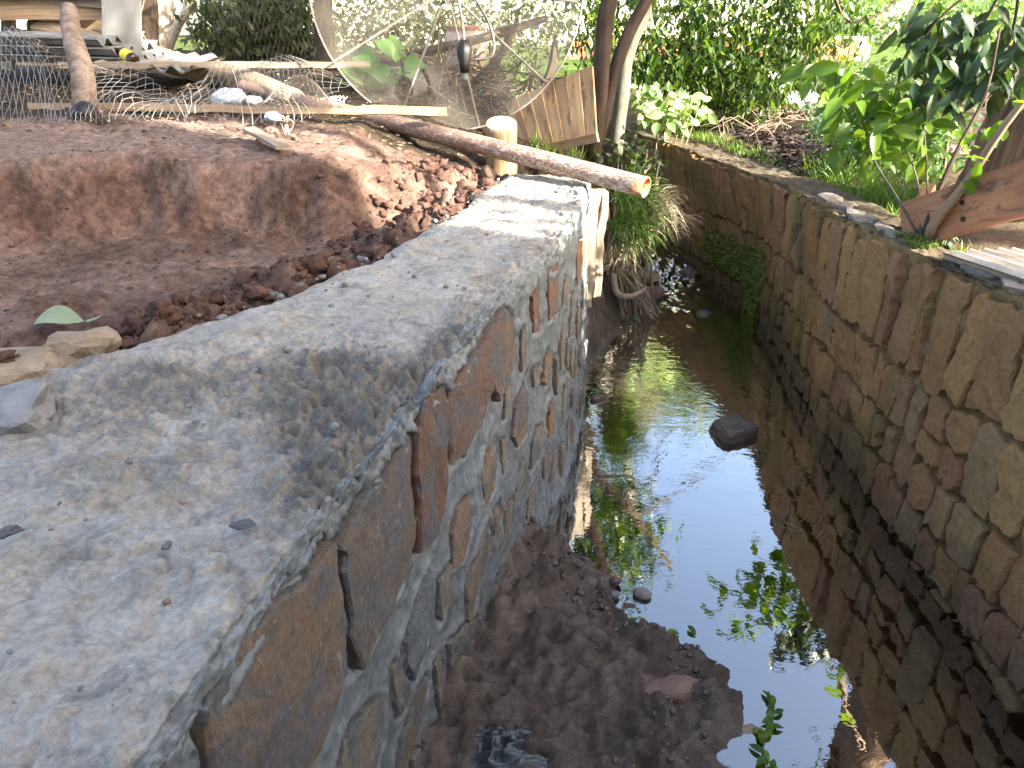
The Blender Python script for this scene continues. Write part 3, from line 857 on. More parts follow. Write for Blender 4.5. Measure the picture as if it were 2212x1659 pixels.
# ================================================================ OLD STONE WALL (right)
NR = 520
rb = smoothpts(np.hstack([RB, np.full((len(RB), 1), -.25)]), NR); rt = smoothpts(RT, NR)
rt[:, 2] += .012 * fbm(np.stack([np.arange(NR) * .05, np.zeros(NR), np.zeros(NR)], -1), 1.7, 3, 77)
rlen = np.concatenate([[0], np.cumsum(np.linalg.norm(np.diff(rb, axis=0), axis=1))])
tr_ = nrmz(np.gradient(rt[:, :2], axis=0)); nr_ = np.stack([-tr_[:, 1], tr_[:, 0]], -1)     # towards the creek
for _ in range(3): nr_[1:-1] = nrmz(nr_[:-2] + nr_[1:-1] * 2 + nr_[2:])
def fp_right(uv):
    """uv: metres along, height fraction 0 (z=-.25) .. 1 (top)"""
    s = np.interp(uv[:, 0], rlen, np.arange(NR)); i0 = np.clip(s.astype(int), 0, NR - 2); f = (s - i0)[:, None]
    b = rb[i0] * (1 - f) + rb[i0 + 1] * f; t = rt[i0] * (1 - f) + rt[i0 + 1] * f; v = uv[:, 1:2]
    nn = np.hstack([nr_[i0], np.zeros((len(uv), 1))])
    return b * (1 - v) + t * v, nn
rows = 70; TOPW = .36
topw = np.interp(rt[:, 1], [3.0, 3.6], [.19, .36])
Vs = []
for k in range(NR):
    b, t, nn = rb[k], rt[k], nr_[k]; pr = []
    for q in range(rows): pr.append((*(b + (t - b) * q / (rows - 1)), 0))
    for q in range(1, 26):
        e = q / 25; pr.append((t[0] - nn[0] * topw[k] * e, t[1] - nn[1] * topw[k] * e, t[2] + .004 - .02 * e, 1))
    for q in range(1, 4): pr.append((t[0] - nn[0] * (topw[k] + .01 * q), t[1] - nn[1] * (topw[k] + .01 * q), t[2] - .02 - .1 * q, 1))
    Vs.append(pr)
A = np.array(Vs); K = A.shape[1]; R = A[..., 3]; P = A[..., :3].copy()
f1, f2 = fbm(P, 14, 4, 61), fbm(P, 40, 3, 62)
nn3 = np.zeros_like(P); nn3[..., :2] = nr_[:, None, :]
P += nn3 * (((-.005 + .026 * f1 + .014 * f2) * (R == 0)))[..., None]
P[..., 2] += (.018 * f1 + .011 * f2 - .01) * (R == 1)
RW = thing('old_stone_wall', 'old mossy retaining wall of brown upright stones along the right side of the creek', 'wall', (1.6, 3.0, 0.))
RW['kind'] = 'thing'
ii, jj = np.meshgrid(np.arange(K - 1), np.arange(NR - 1)); a = (jj * K + ii).ravel()
obj('mortar', P.reshape(-1, 3), np.stack([a, a + 1, a + K + 1, a + K], -1), [M_OLDJ, M_OLDT], RW, smooth=True, midx=(R[:-1, 1:] == 1).astype(int).ravel())
r = np.random.default_rng(5)
bounds = [0.04, .205, .33, .475, .665, .975]
HH = 1.3
u0, u1 = float(np.interp(1.55, rb[:, 1], rlen)), float(np.interp(8.4, rb[:, 1], rlen))
nst = 0
def wavy(u, k): return float(fbm(np.array([[u, k * 3.7, 0]]), 1.5, 2, 70 + k)[0]) * .035 * (0 if k in (0,) else 1)
for k in range(5):
    u = u0 + r.random() * .1
    mean_w = [.145, .135, .14, .145, .128][k]
    while u < u1:
        wd = mean_w * (.6 + .85 * r.random()) * (1.0 if u < u0 + 3.2 else .92)
        lean = (.045 if u < u0 + 2.4 else .075) * (bounds[k + 1] - bounds[k]) / .2 * (.4 + r.random() * .8) * (1 if k >= 3 else .5)
        gap = .006 + .014 * r.random() ** 2
        b0, b1 = bounds[k] + wavy(u, k), bounds[k + 1] + (wavy(u, k + 1) if k < 4 else .018 * r.random())
        g = .016
        splitv = None
        if k in (3,) and r.random() < .25: splitv = .5 + .2 * (r.random() - .5)
        if k == 4 and r.random() < .12: splitv = .35 + .3 * r.random()
        spans = [(b0, b1)] if splitv is None else [(b0, b0 + (b1 - b0) * splitv), (b0 + (b1 - b0) * splitv, b1)]
        for (v0, v1) in spans:
            l0 = lean * (v0 - b0) / (b1 - b0); l1 = lean * (v1 - b0) / (b1 - b0)
            j = lambda s: (r.random() - .5) * s
            cut = min(.25, .035 / max(wd, .05))
            q = []
            lo_, hi_ = v0 + g * .5 / HH + .004, v1 - g * .5 / HH - (.0 if k == 4 else .004)
            xl, xr_ = u + gap / 2, u + wd - gap / 2
            c1, c2 = .003 + .022 * r.random() ** 2, .003 + .022 * r.random() ** 2
            q += [(xl + l0 + c1 + j(.01), lo_ + j(.012)), (xr_ + l0 - c2 + j(.01), lo_ + j(.012))]
            q += [(xr_ + l0 + j(.012), lo_ + .012 + .03 * r.random()), (xr_ + (l0 + l1) / 2 + j(.022), (v0 + v1) / 2), (xr_ + l1 + j(.012), hi_ - .012 - .02 * r.random())]
            q += [(xr_ + l1 - c1 * .8, hi_ + j(.010)), (xl + l1 + c2 * .8, hi_ + j(.010))]
            q += [(xl + l1 + j(.012), hi_ - .010 - .03 * r.random()), (xl + (l0 + l1) / 2 + j(.022), (v0 + v1) / 2), (xl + l0 + j(.012), lo_ + .010 + .03 * r.random())]
            q = np.array(q)
            V, F = stone_from_uv(q, fp_right, .014 + .020 * r.random(), .05, 300 + nst, jit=.0075, step=.032, bulge=.009, tilt=((r.random() - .5) * .30, (r.random() - .5) * .14))
            V = V + 0
            obj('stone', V, F, M_OLD, RW); nst += 1
        u += wd
print('old wall stones', nst)
# flat slates bedded in the top of the old wall
M_SLATE = plain('slate_cap', (.20, .17, .15), .7, .4, 0, .4, 9, .8, .015)
for k, (x, y) in enumerate([(1800,440),(1840,470),(1880,490),(1830,455),(1905,505),(1780,425),(1870,520),(1935,520),(1860,470),(2050,585),(2110,615)]):
    c = pz(x, y, float(np.interp(pz(x, y, 1.0)[1], rt[:, 1], rt[:, 2])) + .012); c[0] = max(c[0], float(np.interp(c[1], rt[:, 1], rt[:, 0])) + .10)
    rr = np.random.default_rng(900 + k); m = 8
    th = np.sort(rr.random(m) * 6.28); rad = .04 + .045 * rr.random(m)
    top = np.stack([c[0] + np.cos(th) * rad * .9, c[1] + np.sin(th) * rad * 1.4, np.full(m, c[2] - .002) + .004 * rr.normal(size=m)], -1)
    bot = top.copy(); bot[:, 2] -= .035
    V = np.vstack([top, bot, [[c[0], c[1], c[2] + .002]]])
    F = [(j, j + m, (j + 1) % m + m, (j + 1) % m) for j in range(m)] + [(j, (j + 1) % m, 2 * m) for j in range(m)]
    obj('slate', V, F, M_SLATE, RW)

# ================================================================ MATERIALS OF THINGS
M_WOODP = wood('pale_wood', (.46, .35, .23), (.22, .15, .09), 60)
M_WOODG = wood('weathered_wood', (.36, .31, .25), (.15, .12, .09), 70)
M_WOODB = wood('brown_plank', (.36, .18, .10), (.22, .105, .06), 34, 1.0, .35, .75, (.12, .07, .045))
M_PANEL = wood('plywood_panel', (.50, .33, .18), (.33, .20, .10), 30, 1.0, .2, .75, (.20, .12, .06))
M_BARK = wood('dark_bark', (.11, .08, .06), (.035, .026, .02), 26, 5, 1.0, .95)
M_BARKR = wood('rough_bark', (.26, .175, .115), (.035, .024, .018), 42, 2.2, 1.0, .95)
M_BARKG = wood('grey_bark', (.16, .16, .125), (.07, .07, .05), 20, 7, .6, .95)
M_BARKP = wood('pale_peeling_bark', (.62, .55, .45), (.34, .27, .20), 12, 3, .4, .9)
M_TWIG = wood('dry_twig', (.34, .27, .20), (.15, .11, .08), 20, 6, .3, .9)
M_LOG = wood('dry_log', (.48, .37, .25), (.24, .16, .10), 24, 3, .5, .9)
M_CHAR = wood('leaning_log_bark', (.30, .24, .20), (.10, .075, .06), 16, 22, .9, .95)
M_CUT = wood('fresh_cut_wood', (.70, .52, .32), (.50, .34, .18), 12, 12, .2, .8)
M_ROOT = plain('dry_roots', (.33, .27, .20), .9, .2, 0, .35, 20)
M_LEAF_D = leafmat('drooping_leaves', (.016, .036, .010), (.035, .075, .016), (.10, .16, .03), .42, .33)
M_LEAF_V = leafmat('dark_broad_leaves', (.015, .038, .018), (.030, .068, .026), (.06, .11, .035), .25, .4, True)
M_LEAF_S = leafmat('young_leaves', (.05, .11, .015), (.09, .18, .02), (.16, .26, .03), .5, .38, True)
M_LEAF_B = leafmat('bush_leaves', (.02, .032, .014), (.045, .065, .025), (.10, .13, .05), .35, .4)
M_LEAF_G = leafmat('garden_leaves', (.03, .075, .025), (.07, .14, .045), (.15, .23, .08), .35, .45)
M_LEAF_VAR = leafmat('variegated_leaves', (.10, .19, .07), (.20, .30, .12), (.42, .47, .25), .3, .45, True)
M_LEAF_BL = leafmat('blue_green_leaves', (.06, .14, .09), (.11, .22, .14), (.2, .31, .2), .3, .4, True)
M_FERN = leafmat('fern_leaves', (.02, .06, .03), (.04, .105, .045), (.08, .16, .06), .3, .45)
M_GRASS = leafmat('grass_blades', (.06, .12, .02), (.11, .20, .03), (.2, .30, .06), .35, .5)
M_STRAW = leafmat('dry_blades', (.22, .17, .10), (.36, .29, .19), (.5, .43, .32), .3, .7, False, (1.2, 1.1, .9))
M_LITTER = leafmat('dead_leaves', (.05, .032, .02), (.13, .085, .05), (.32, .23, .14), .15, .8, False, (1.2, 1, .7))
M_MULCH = leafmat('garden_mulch', (.045, .028, .026), (.12, .08, .075), (.27, .21, .19), .1, .85, False, (1.1, 1, .9))
M_MOSS = leafmat('moss', (.05, .085, .02), (.11, .17, .035), (.22, .25, .06), .3, .8)
M_WET = plain('wet_rock', (.085, .065, .055), .35, .5, 0, .4, 18, .6, .01)
M_ROCKR = plain('reddish_rock', (.17, .105, .08), .6, .4, 0, .4, 14, .6, .01)
M_ROCKG = plain('grey_rock', (.20, .19, .18), .6, .4, 0, .35, 14, .6, .01)
M_ROCKY = plain('ochre_rock', (.25, .19, .13), .85, .3, 0, .35, 10, .7, .012)
M_FIBRE = plain('fibre_cement', (.19, .19, .185), .9, .2, 0, .4, 8, .4)
M_PVC = plain('cream_plastic_sheet', (.55, .47, .36), .5, .4, 0, .15, 10, .1)
M_WIRE = plain('galvanised_wire', (.30, .29, .28), .45, .5, .6, .2, 30)
M_WIREW = plain('whitish_netting', (.62, .58, .50), .7, .3, 0, .15, 30)
M_DISHM = plain('dish_frame_metal', (.24, .205, .175), .7, .3, .0, .35, 20)
M_BLACK = plain('black_plastic', (.012, .011, .011), .5, .4, 0, .3, 20)
M_WHITE = plain('white_plastic', (.72, .72, .72), .5, .4, 0, .08, 12)
M_GREYB = wood('grey_board', (.27, .28, .28), (.18, .19, .19), 8, 1.5, .15, .8)
M_BRICK = plain('orange_brick', (.40, .17, .09), .9, .2, 0, .35, 10, .5, .008)
M_BMORT = plain('brick_mortar', (.33, .27, .22), .95, .1, 0, .25, 20)
M_HOUSE = plain('cream_render', (.75, .66, .52), .9, .2, 0, .08, 2)
M_HOUSEP = plain('pink_render', (.70, .50, .40), .9, .2, 0, .1, 2)
M_TILE = plain('red_roof_tiles', (.33, .10, .055), .9, .2, 0, .3, 5, .6, .03)
M_WALLW = plain('white_wall_and_pole', (.78, .75, .68), .9, .2, 0, .1, 2)
M_CONC = plain('concrete', (.55, .53, .49), .9, .2, 0, .2, 6)
M_GLASSD = plain('dark_window_glass', (.03, .035, .04), .1, .5, 0, .1, 2)
def alpha_mesh(name, color, clear):
    N = NT(name)
    d = N.n('ShaderNodeBsdfDiffuse'); c = N.ramp(N.noise(N.pos(), 6, 5), [(.3, tuple(v * .8 for v in color)), (.7, tuple(v * 1.2 for v in color))]); N.l(c, d.inputs[0])
    t = N.n('ShaderNodeBsdfTransparent'); m = N.n('ShaderNodeMixShader'); m.inputs[0].default_value = clear
    N.l(d.outputs[0], m.inputs[1]); N.l(t.outputs[0], m.inputs[2]); N.l(m.outputs[0], N.out.inputs[0]); return N.m
M_GAUZE = alpha_mesh('fine_wire_mesh', (.24, .22, .19), .81)
def pipe_mat():
    N = NT('muddy_pipe')
    a = N.noise(N.pos((14, 30, 1), 'uv'), 1.9, 7, .7, 1.6)
    u = N.n('ShaderNodeTexCoord'); sx = N.n('ShaderNodeSeparateXYZ'); N.l(u.outputs['UV'], sx.inputs[0])
    f = N.math('ADD', a, N.math('MULTIPLY', N.math('SUBTRACT', .6, sx.outputs['X']), .07))
    c = N.ramp(f, [(.42, (.17, .105, .078)), (.51, (.25, .16, .12)), (.555, (.44, .36, .29)), (.7, (.52, .44, .36))])
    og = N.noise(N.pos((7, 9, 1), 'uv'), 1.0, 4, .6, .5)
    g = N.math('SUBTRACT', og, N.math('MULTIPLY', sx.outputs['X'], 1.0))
    c = N.mix(N.ramp(g, [(.42, (0, 0, 0)), (.48, (.85, .85, .85))]), c, (.55, .27, .13))  # bare orange plastic near the end, with the glow of light painted in
    return N.fin(c, .6, N.bump(a, .3, .004), .35)
M_PIPE = pipe_mat()
M_PIPEIN = plain('orange_pipe_inside', (.55, .22, .09), .5, .4, 0, .15, 20)

rg = np.random.default_rng(21)
def tubeobj(name, P, R, mat, parent=None, seg=9, rough=.06, sub=None, seed=0, **kw):
    V, F, U = tube(P, R, seg, rough, seed, True, sub)
    return obj(name, V, F, mat, parent, smooth=True, uv=U)
def plankobj(name, p0, p1, wd, th, side, mat, parent=None, **kw):
    V, F, U = plank(p0, p1, wd, th, side, **kw)
    return obj(name, V, F, mat, parent, uv=U)
def rockobj(name, label, c, size, mat, rz=0, seed=0, cat='rock', group=None, **kw):
    V, F = rock(c, size, rz, seed, **kw)
    V = V + .06 * min(size) * np.stack([fbm(V, 60, 3, seed + j) for j in range(3)], -1)
    return tag(obj(name, V, F, mat, smooth=kw.get('blocky', 0) < .3), label, cat, group)
def blades(roots, d0, L, W, droop, rng, nseg=5):
    """curved grass blades: roots (N,3), starting directions (N,3)"""
    N = len(roots); d0 = nrmz(d0); s = nrmz(np.cross(d0, rdir(N, rng)))
    L = np.broadcast_to(L, (N,)) * (.6 + .6 * rng.random(N)); p = roots.copy(); d = d0.copy(); rowsL, rowsR = [], []
    for k in range(nseg + 1):
        t = k / nseg; wd = (W * (1 - t ** 1.6) + W * .05)
        rowsL.append(p + s * wd / 2); rowsR.append(p - s * wd / 2)
        p = p + d * (L / nseg)[:, None]
        d = nrmz(d + np.array([0, 0, -1]) * droop * (0.6 + t) / nseg * 2)
    V = np.stack([x for k in range(nseg + 1) for x in (rowsL[k], rowsR[k])], 1).reshape(-1, 3)
    m = 2 * (nseg + 1); b = np.arange(N)[:, None] * m
    F = np.concatenate([b + np.array([2 * k, 2 * k + 1, 2 * k + 3, 2 * k + 2]) for k in range(nseg)], 0)
    return V, F, np.repeat(rng.random(N), m)
def onground(xy, dz=0):
    xy = np.asarray(xy, float)
    return np.stack([xy[:, 0], xy[:, 1], H(xy[:, 0], xy[:, 1]) + dz], -1)

# ================================================================ BUILDINGS AND FAR THINGS
def box(x0, x1, y0, y1, z0, z1):
    V = [(x0, y0, z0), (x1, y0, z0), (x1, y1, z0), (x0, y1, z0), (x0, y0, z1), (x1, y0, z1), (x1, y1, z1), (x0, y1, z1)]
    return np.array(V, float), [(0, 3, 2, 1), (4, 5, 6, 7), (0, 1, 5, 4), (1, 2, 6, 5), (2, 3, 7, 6), (3, 0, 4, 7)]
def house(name, label, x0, x1, y0, y1, zb, eave, ridge, wall_mat, along='x', over=.5, wins=(), side='front', doors=(), frame=None):
    def obj(nm, V, F, m_, par, **kw):
        V = np.asarray(V, float)
        if frame is not None:
            c_, u_, v_ = frame; V = np.stack([c_[0] + u_[0] * V[:, 0] + v_[0] * V[:, 1], c_[1] + u_[1] * V[:, 0] + v_[1] * V[:, 1], V[:, 2]], -1)
        return globals()['obj'](nm, V, F, m_, par, **kw)
    t = thing(name, label, 'house', ((x0 + x1) / 2, (y0 + y1) / 2, zb))
    V, F = box(x0, x1, y0, y1, zb, eave); obj('wall', V, F, wall_mat, t)
    a0, a1, b0, b1 = x0 - over, x1 + over, y0 - over, y1 + over
    if along == 'x':
        my = (y0 + y1) / 2
        top = [(a0, b0, eave - .08), (a1, b0, eave - .08), (a1, my, ridge), (a0, my, ridge), (a0, b1, eave - .08), (a1, b1, eave - .08)]
    else:
        mx = (x0 + x1) / 2
        top = [(a0, b1, eave - .08), (a0, b0, eave - .08), (mx, b0, ridge), (mx, b1, ridge), (a1, b1, eave - .08), (a1, b0, eave - .08)]
    V = np.array(top + [(p[0], p[1], p[2] + .12) for p in top])
    F = [(0, 1, 2, 3), (3, 2, 5, 4), (6, 9, 8, 7), (9, 10, 11, 8), (0, 6, 7, 1), (4, 5, 11, 10), (1, 7, 8, 2), (2, 8, 11, 5), (0, 3, 9, 6), (3, 4, 10, 9)]
    rf = obj('roof', V, F, M_TILE, t)
    # gable ends
    if along == 'x':
        for xx in (x0 + .01, x1 - .01):
            obj('gable', np.array([(xx, y0, eave), (xx, y1, eave), (xx, (y0 + y1) / 2, ridge - .1), (xx + .12 * (1 if xx < (x0 + x1) / 2 else -1), (y0 + y1) / 2, ridge - .1), (xx + .12 * (1 if xx < (x0 + x1) / 2 else -1), y0, eave), (xx + .12 * (1 if xx < (x0 + x1) / 2 else -1), y1, eave)]), [(0, 1, 2), (4, 3, 5), (0, 2, 3, 4), (1, 5, 3, 2)], wall_mat, t)
    for (p, q, za, zc) in wins:
        if side == 'front':
            V, F = box(p, q, y0 - .03, y0 + .02, za, zc); wf = obj('window', V, F, M_WHITE, t)
            V, F = box(p + .07, q - .07, y0 - .045, y0 - .02, za + .07, zc - .07); obj('pane', V, F, M_GLASSD, wf)
        else:
            V, F = box(x0 - .03, x0 + .02, p, q, za, zc); wf = obj('window', V, F, M_WHITE, t)
            V, F = box(x0 - .045, x0 - .02, p + .07, q - .07, za + .07, zc - .07); obj('pane', V, F, M_GLASSD, wf)
    return t
house('house', 'cream house with a red tiled roof beyond the garden, behind the trees', -3.2, 4.6, 13.0, 18.0, 1.1, 4.7, 6.3, M_HOUSE, 'x', .5, [(-2.3, -1.2, 2.2, 3.4), (.2, 1.4, 2.2, 3.4), (2.6, 3.8, 2.2, 3.4)])
house('unseen_shade_house', 'neighbouring house with a tiled roof standing behind the plank fence on the right', 0, 6.5, -9.5, 0, .9, 6.2, 7.8, M_HOUSEP, 'y', .04, [(-4.2, -3.0, 1.9, 3.1), (-1.9, -.7, 1.9, 3.1), (-4.2, -3.0, 4.3, 5.4), (-1.9, -.7, 4.3, 5.4)], 'side', (), ((4.3, .32), (.857, -.515), (.515, .857)))  # house added out of view, turned to the sun to shade the foreground
V, F = box(-16, -4.2, 15.0, 15.2, 1.2, 3.4)
t = thing('bright_backdrop_wall', 'bright whitewashed wall behind the dark bush and the pale trunks', 'wall', (-10, 15.1, 1.2)); t['kind'] = 'thing'  # white wall added so the gaps in the bush look bright
obj('render', V, F, M_WALLW, t); V, F = box(-16.05, -4.15, 14.95, 15.25, 3.4, 3.48); obj('coping', V, F, M_CONC, t)

# low brick wall at the back of the garden, brick by brick
bw = thing('brick_wall', 'low wall of orange bricks at the back of the garden behind the drooping tree', 'wall', (2.6, 10.8, .95)); bw['kind'] = 'thing'
V, F = box(.7, 4.6, 10.72, 10.86, .9, 1.46); obj('mortar', V, F, M_BMORT, bw)
V, F = box(-.110, .110, -.055, .055, -.042, .042)
bmesh_brick = mesh_data('brick', V + 0.003 * np.random.default_rng(2).normal(size=V.shape), F, M_BRICK)
for rr in range(5):
    for k in range(17):
        M = Matrix.Translation((.84 + k * .232 + (.116 if rr % 2 else 0), 10.765 + .004 * rg.normal(), 1.0 + rr * .098)) @ Matrix.Rotation(.01 * rg.normal(), 4, 'Y')
        if .84 + k * .232 < 4.5: inst('brick', bmesh_brick, M, bw)
# leaning white pole and a utility pole
tubeobj_ = tube([py(1868, 165, 13.5), py(1945, 0, 13.5), py(1945, 0, 13.5) + np.array([1.2, 0, 2.6])], [.20, .19, .15], 12, .02, 3, True, 12)
tag(obj('concrete_pole', *tubeobj_[:2], M_WALLW, smooth=True, uv=tubeobj_[2]), 'white sunlit pole leaning beyond the garden, right of the drooping tree', 'pole')

# ================================================================ TREES
def branches(trunk, n, rng, lo=.5, reach=1.2, up=.3, r0=.03, mat=M_BARK, parent=None):
    for k in range(n):
        p = trunk[int(len(trunk) * (lo + (1 - lo) * rng.random())) - 1]
        a = rng.random() * 6.28; d = np.array([math.cos(a), math.sin(a), up + .4 * rng.random()])
        pts = [p, p + d * reach * .4 + rng.normal(size=3) * .05, p + d * reach * .8 + np.array([0, 0, -.05]) + rng.normal(size=3) * .1]
        tubeobj('branch', pts, [r0, r0 * .6, r0 * .2], mat, parent, 6, .05, 8)
# the double-stemmed tree on the far end of the left bank
T1 = thing('drooping_tree', 'tree with two dark slender trunks and drooping glossy leaves behind the wooden panel', 'tree', (.52, 5.35, 1.0))
tA = smoothpts([py(1278, 345, 5.4), py(1290, 240, 5.4), py(1303, 100, 5.42), py(1318, -10, 5.45), [.85, 5.6, 2.9], [.75, 5.9, 3.9], [.5, 6.2, 4.8]], 40)
tB = smoothpts([py(1290, 310, 5.42), py(1318, 190, 5.45), py(1350, 90, 5.5), py(1400, -5, 5.6), [1.25, 5.8, 2.5], [1.6, 6.3, 3.3], [1.8, 6.8, 3.9]], 40)
tubeobj('trunk', tA, np.linspace(.062, .03, 40), M_BARK, T1, 12, .12, seed=4)
tubeobj('trunk', tB, np.linspace(.046, .022, 40), M_BARK, T1, 12, .12, seed=5)
rr = np.random.default_rng(31)
limbs = [([tB[12], [1.35, 6.2, 2.3], [1.6, 6.9, 2.15], [1.9, 7.3, 1.85]], .022), ([tB[16], [1.6, 6.3, 2.5], [2.3, 6.9, 2.3], [2.8, 7.3, 1.9]], .024),
         ([py(1760, -60, 6.6), py(1800, -10, 6.6), py(1815, 25, 6.6), py(1838, 48, 6.6), py(1900, 30, 6.6), py(1950, -15, 6.6)], .016), ([tA[26], [.2, 6.0, 3.6], [-.4, 6.1, 3.9]], .02), ([tA[22], [.6, 5.3, 3.5], [.5, 4.6, 3.9]], .02)]
for P_, r_ in limbs: tubeobj('branch', P_, np.linspace(r_, r_ * .3, len(P_)), M_BARK, T1, 7, .08, 16)
# hanging sprays of leaves
def droop_leaves(cl, per, spread, L, rng, seed, mat, parent, name='crown', droop=1.0, W=.32):
    p = np.repeat(cl, per, 0) + rng.normal(size=(len(cl) * per, 3)) * spread
    d = rdir(len(p), rng) * .75 + np.array([0, 0, -droop]); n_ = rdir(len(p), rng) + np.array([0, -.3, .6])
    LL = L * (.7 + .6 * rng.random(len(p)))
    V, F, rn = leaf_cloud(p, d, n_, LL, LL * W, seed)
    return obj(name, V, F, mat, parent, rnd=rn)
def px_cloud(polys, n, Y0, Y1, rng):
    """points of a foliage mass whose outline is a set of ellipses (cx,cy,rx,ry) in the picture, at depths Y0..Y1"""
    out = []
    wts = np.array([e[2] * e[3] for e in polys]); wts = wts / wts.sum()
    for e in rng.choice(len(polys), n, p=wts):
        cx_, cy_, rx_, ry_ = polys[e]; a = rng.random() * 6.28; q = math.sqrt(rng.random())
        out.append(py(cx_ + rx_ * q * math.cos(a), cy_ + ry_ * q * math.sin(a), Y0 + (Y1 - Y0) * rng.random()))
    return np.array(out)
mass = [(1450, 60, 180, 90), (1640, 60, 170, 110), (1600, 135, 130, 85), (1450, 130, 110, 58), (1750, 60, 110, 90), (1285, 50, 60, 70), (1570, 200, 85, 36), (1655, 172, 72, 42), (1400, 160, 60, 30)]
cl = px_cloud(mass, 400, 6.6, 7.7, rr); spr = px_cloud([(1480, 195, 60, 18), (1560, 225, 65, 16), (1650, 208, 55, 16), (1420, 165, 50, 14), (1740, 140, 40, 16), (1380, 130, 50, 16)], 70, 6.7, 7.2, rr)
droop_leaves(cl, 17, np.array([.065, .065, .09]), .09, rr, 1, M_LEAF_D, T1, W=.32, droop=.8)
droop_leaves(spr, 9, np.array([.035, .035, .09]), .09, rr, 16, M_LEAF_D, T1, W=.30, droop=1.8)
cl = ellipsoid_clusters((.55, 6.2, 3.0), (.95, .7, .85), 260, 1, rr)[0]; droop_leaves(cl, 20, .12, .12, rr, 2, M_LEAF_D, T1, droop=.5)
cl = ellipsoid_clusters((-.2, 5.6, 3.9), (.9, .8, .7), 50, 1, rr)[0]; droop_leaves(cl, 20, .16, .12, rr, 3, M_LEAF_D, T1, droop=.5)
# lichen-grey slim tree
T2 = thing('grey_tree', 'slim grey-green lichen covered trunk just behind the two dark trunks', 'tree', py(1335, 330, 6.2))
tg = smoothpts([py(1328, 330, 6.2), py(1345, 200, 6.2), py(1365, 90, 6.25), [1.2, 6.3, 2.4], [1.25, 6.5, 3.3]], 30)
tubeobj('trunk', tg, np.linspace(.06, .03, 30), M_BARKG, T2, 10, .12)
droop_leaves(ellipsoid_clusters((1.2, 6.9, 3.9), (.6, .5, .5), 14, 1, rr)[0], 14, .14, .1, rr, 4, M_LEAF_D, T2, droop=.3)

# big rough-barked tree on the right
T3 = thing('rough_barked_tree', 'thick rough-barked tree behind the brown plank, its lower trunk half in sun', 'tree', (2.62, 4.15, .93))
c0 = py(2170, 560, 4.2)
tt = smoothpts([[c0[0] + .02, 4.2, .85], [c0[0] + .02, 4.2, 1.3], [c0[0] + .06, 4.2, 1.8], [c0[0] + .12, 4.2, 2.6], [c0[0] + .1, 4.3, 3.8], [c0[0] + .2, 4.4, 5.2]], 60)
V, F, U = tube(tt, np.interp(np.arange(60), [0, 8, 20, 60], [.34, .28, .25, .14]), 72, .0, 0)
ang = np.tile(np.linspace(0, 2 * np.pi, 73), 60); ridge = np.zeros(len(V))
axis_p = np.repeat(tt, 73, 0); rad = V[:60 * 73] - axis_p
q = np.stack([np.cos(ang) * 2.2, np.sin(ang) * 2.2, axis_p[:, 2] * .9], -1)
bk = 1 + .10 * (1 - 2.4 * np.abs(fbm(q, 2.6, 3, 17))) + .03 * fbm(V[:60 * 73], 30, 3, 18)
V[:60 * 73] = axis_p + rad * bk[:, None]
obj('trunk', V, F, M_BARKR, T3, smooth=True, uv=U)
for a, b in (((2.7, 4.3, 3.6), (3.2, 3.9, 4.9)), ((2.7, 4.3, 3.8), (3.6, 3.4, 5.2)), ((2.75, 4.4, 4.2), (2.2, 5.6, 5.6)), ((2.75, 4.4, 4.6), (3.7, 5.2, 5.8))):
    a, b = np.array(a), np.array(b); tubeobj('branch', [a, (a + b) / 2 + np.array([0, 0, .2]), b], [.08, .05, .02], M_BARKR, T3, 8, .1, 12)
cl = ellipsoid_clusters((3.9, 4.5, 5.8), (1.5, 1.5, 1.0), 80, 1, rr)[0]; droop_leaves(cl, 14, .2, .16, rr, 5, M_LEAF_D, T3, droop=.3, W=.4)

# trees added out of view so their crowns dapple the sun
for k, (x, y, h_, rad_, ncl) in enumerate([(8.4, .0, 6.7, (1.2, .95, 2.0), 42), (11.5, 3.6, 6.6, (2.2, 1.8, 1.6), 50)]):
    t = thing('shade_tree', ('broad leafy tree beside the neighbouring house', 'taller leafy tree farther behind the neighbouring house')[k], 'tree', (x, y, .95))
    tr = smoothpts([[x, y, .9], [x + .05, y, 2], [x - .05, y + .1, h_ - .6], [x, y, h_ + .4]], 24)
    tubeobj('trunk', tr, np.linspace(.16, .06, 24), M_BARK, t, 10, .12)
    branches(tr, 6, rr, .6, rad_[0], .3, .05, M_BARK, t)
    droop_leaves(ellipsoid_clusters((x, y, h_), rad_, ncl, 1, rr)[0], 22, .24, .17, rr, 6 + k, M_LEAF_D, t, droop=.4, W=.4)

ct = thing('unseen_gap_tree', 'slim dense tree growing at the corner of the neighbouring house', 'tree', (5.13, .39, .93))  # unseen tree added; the gap between its clumps lets sun reach the mound
tr = smoothpts([[5.13, .39, .9], [5.15, .42, 3.0], [5.1, .36, 6.6]], 24); tubeobj('trunk', tr, np.linspace(.09, .03, 24), M_BARK, ct, 10, .1)
for zc, rz_, ncl_ in ((2.9, 1.1, 210), (6.4, 1.1, 150)):
    droop_leaves(ellipsoid_clusters((5.04, .25, zc) if zc < 4 else (5.13, .39, zc), (.5, .42, rz_), ncl_, 1, rr)[0], 22, .10, .13, rr, 12, M_LEAF_D, ct, droop=.3, W=.5)
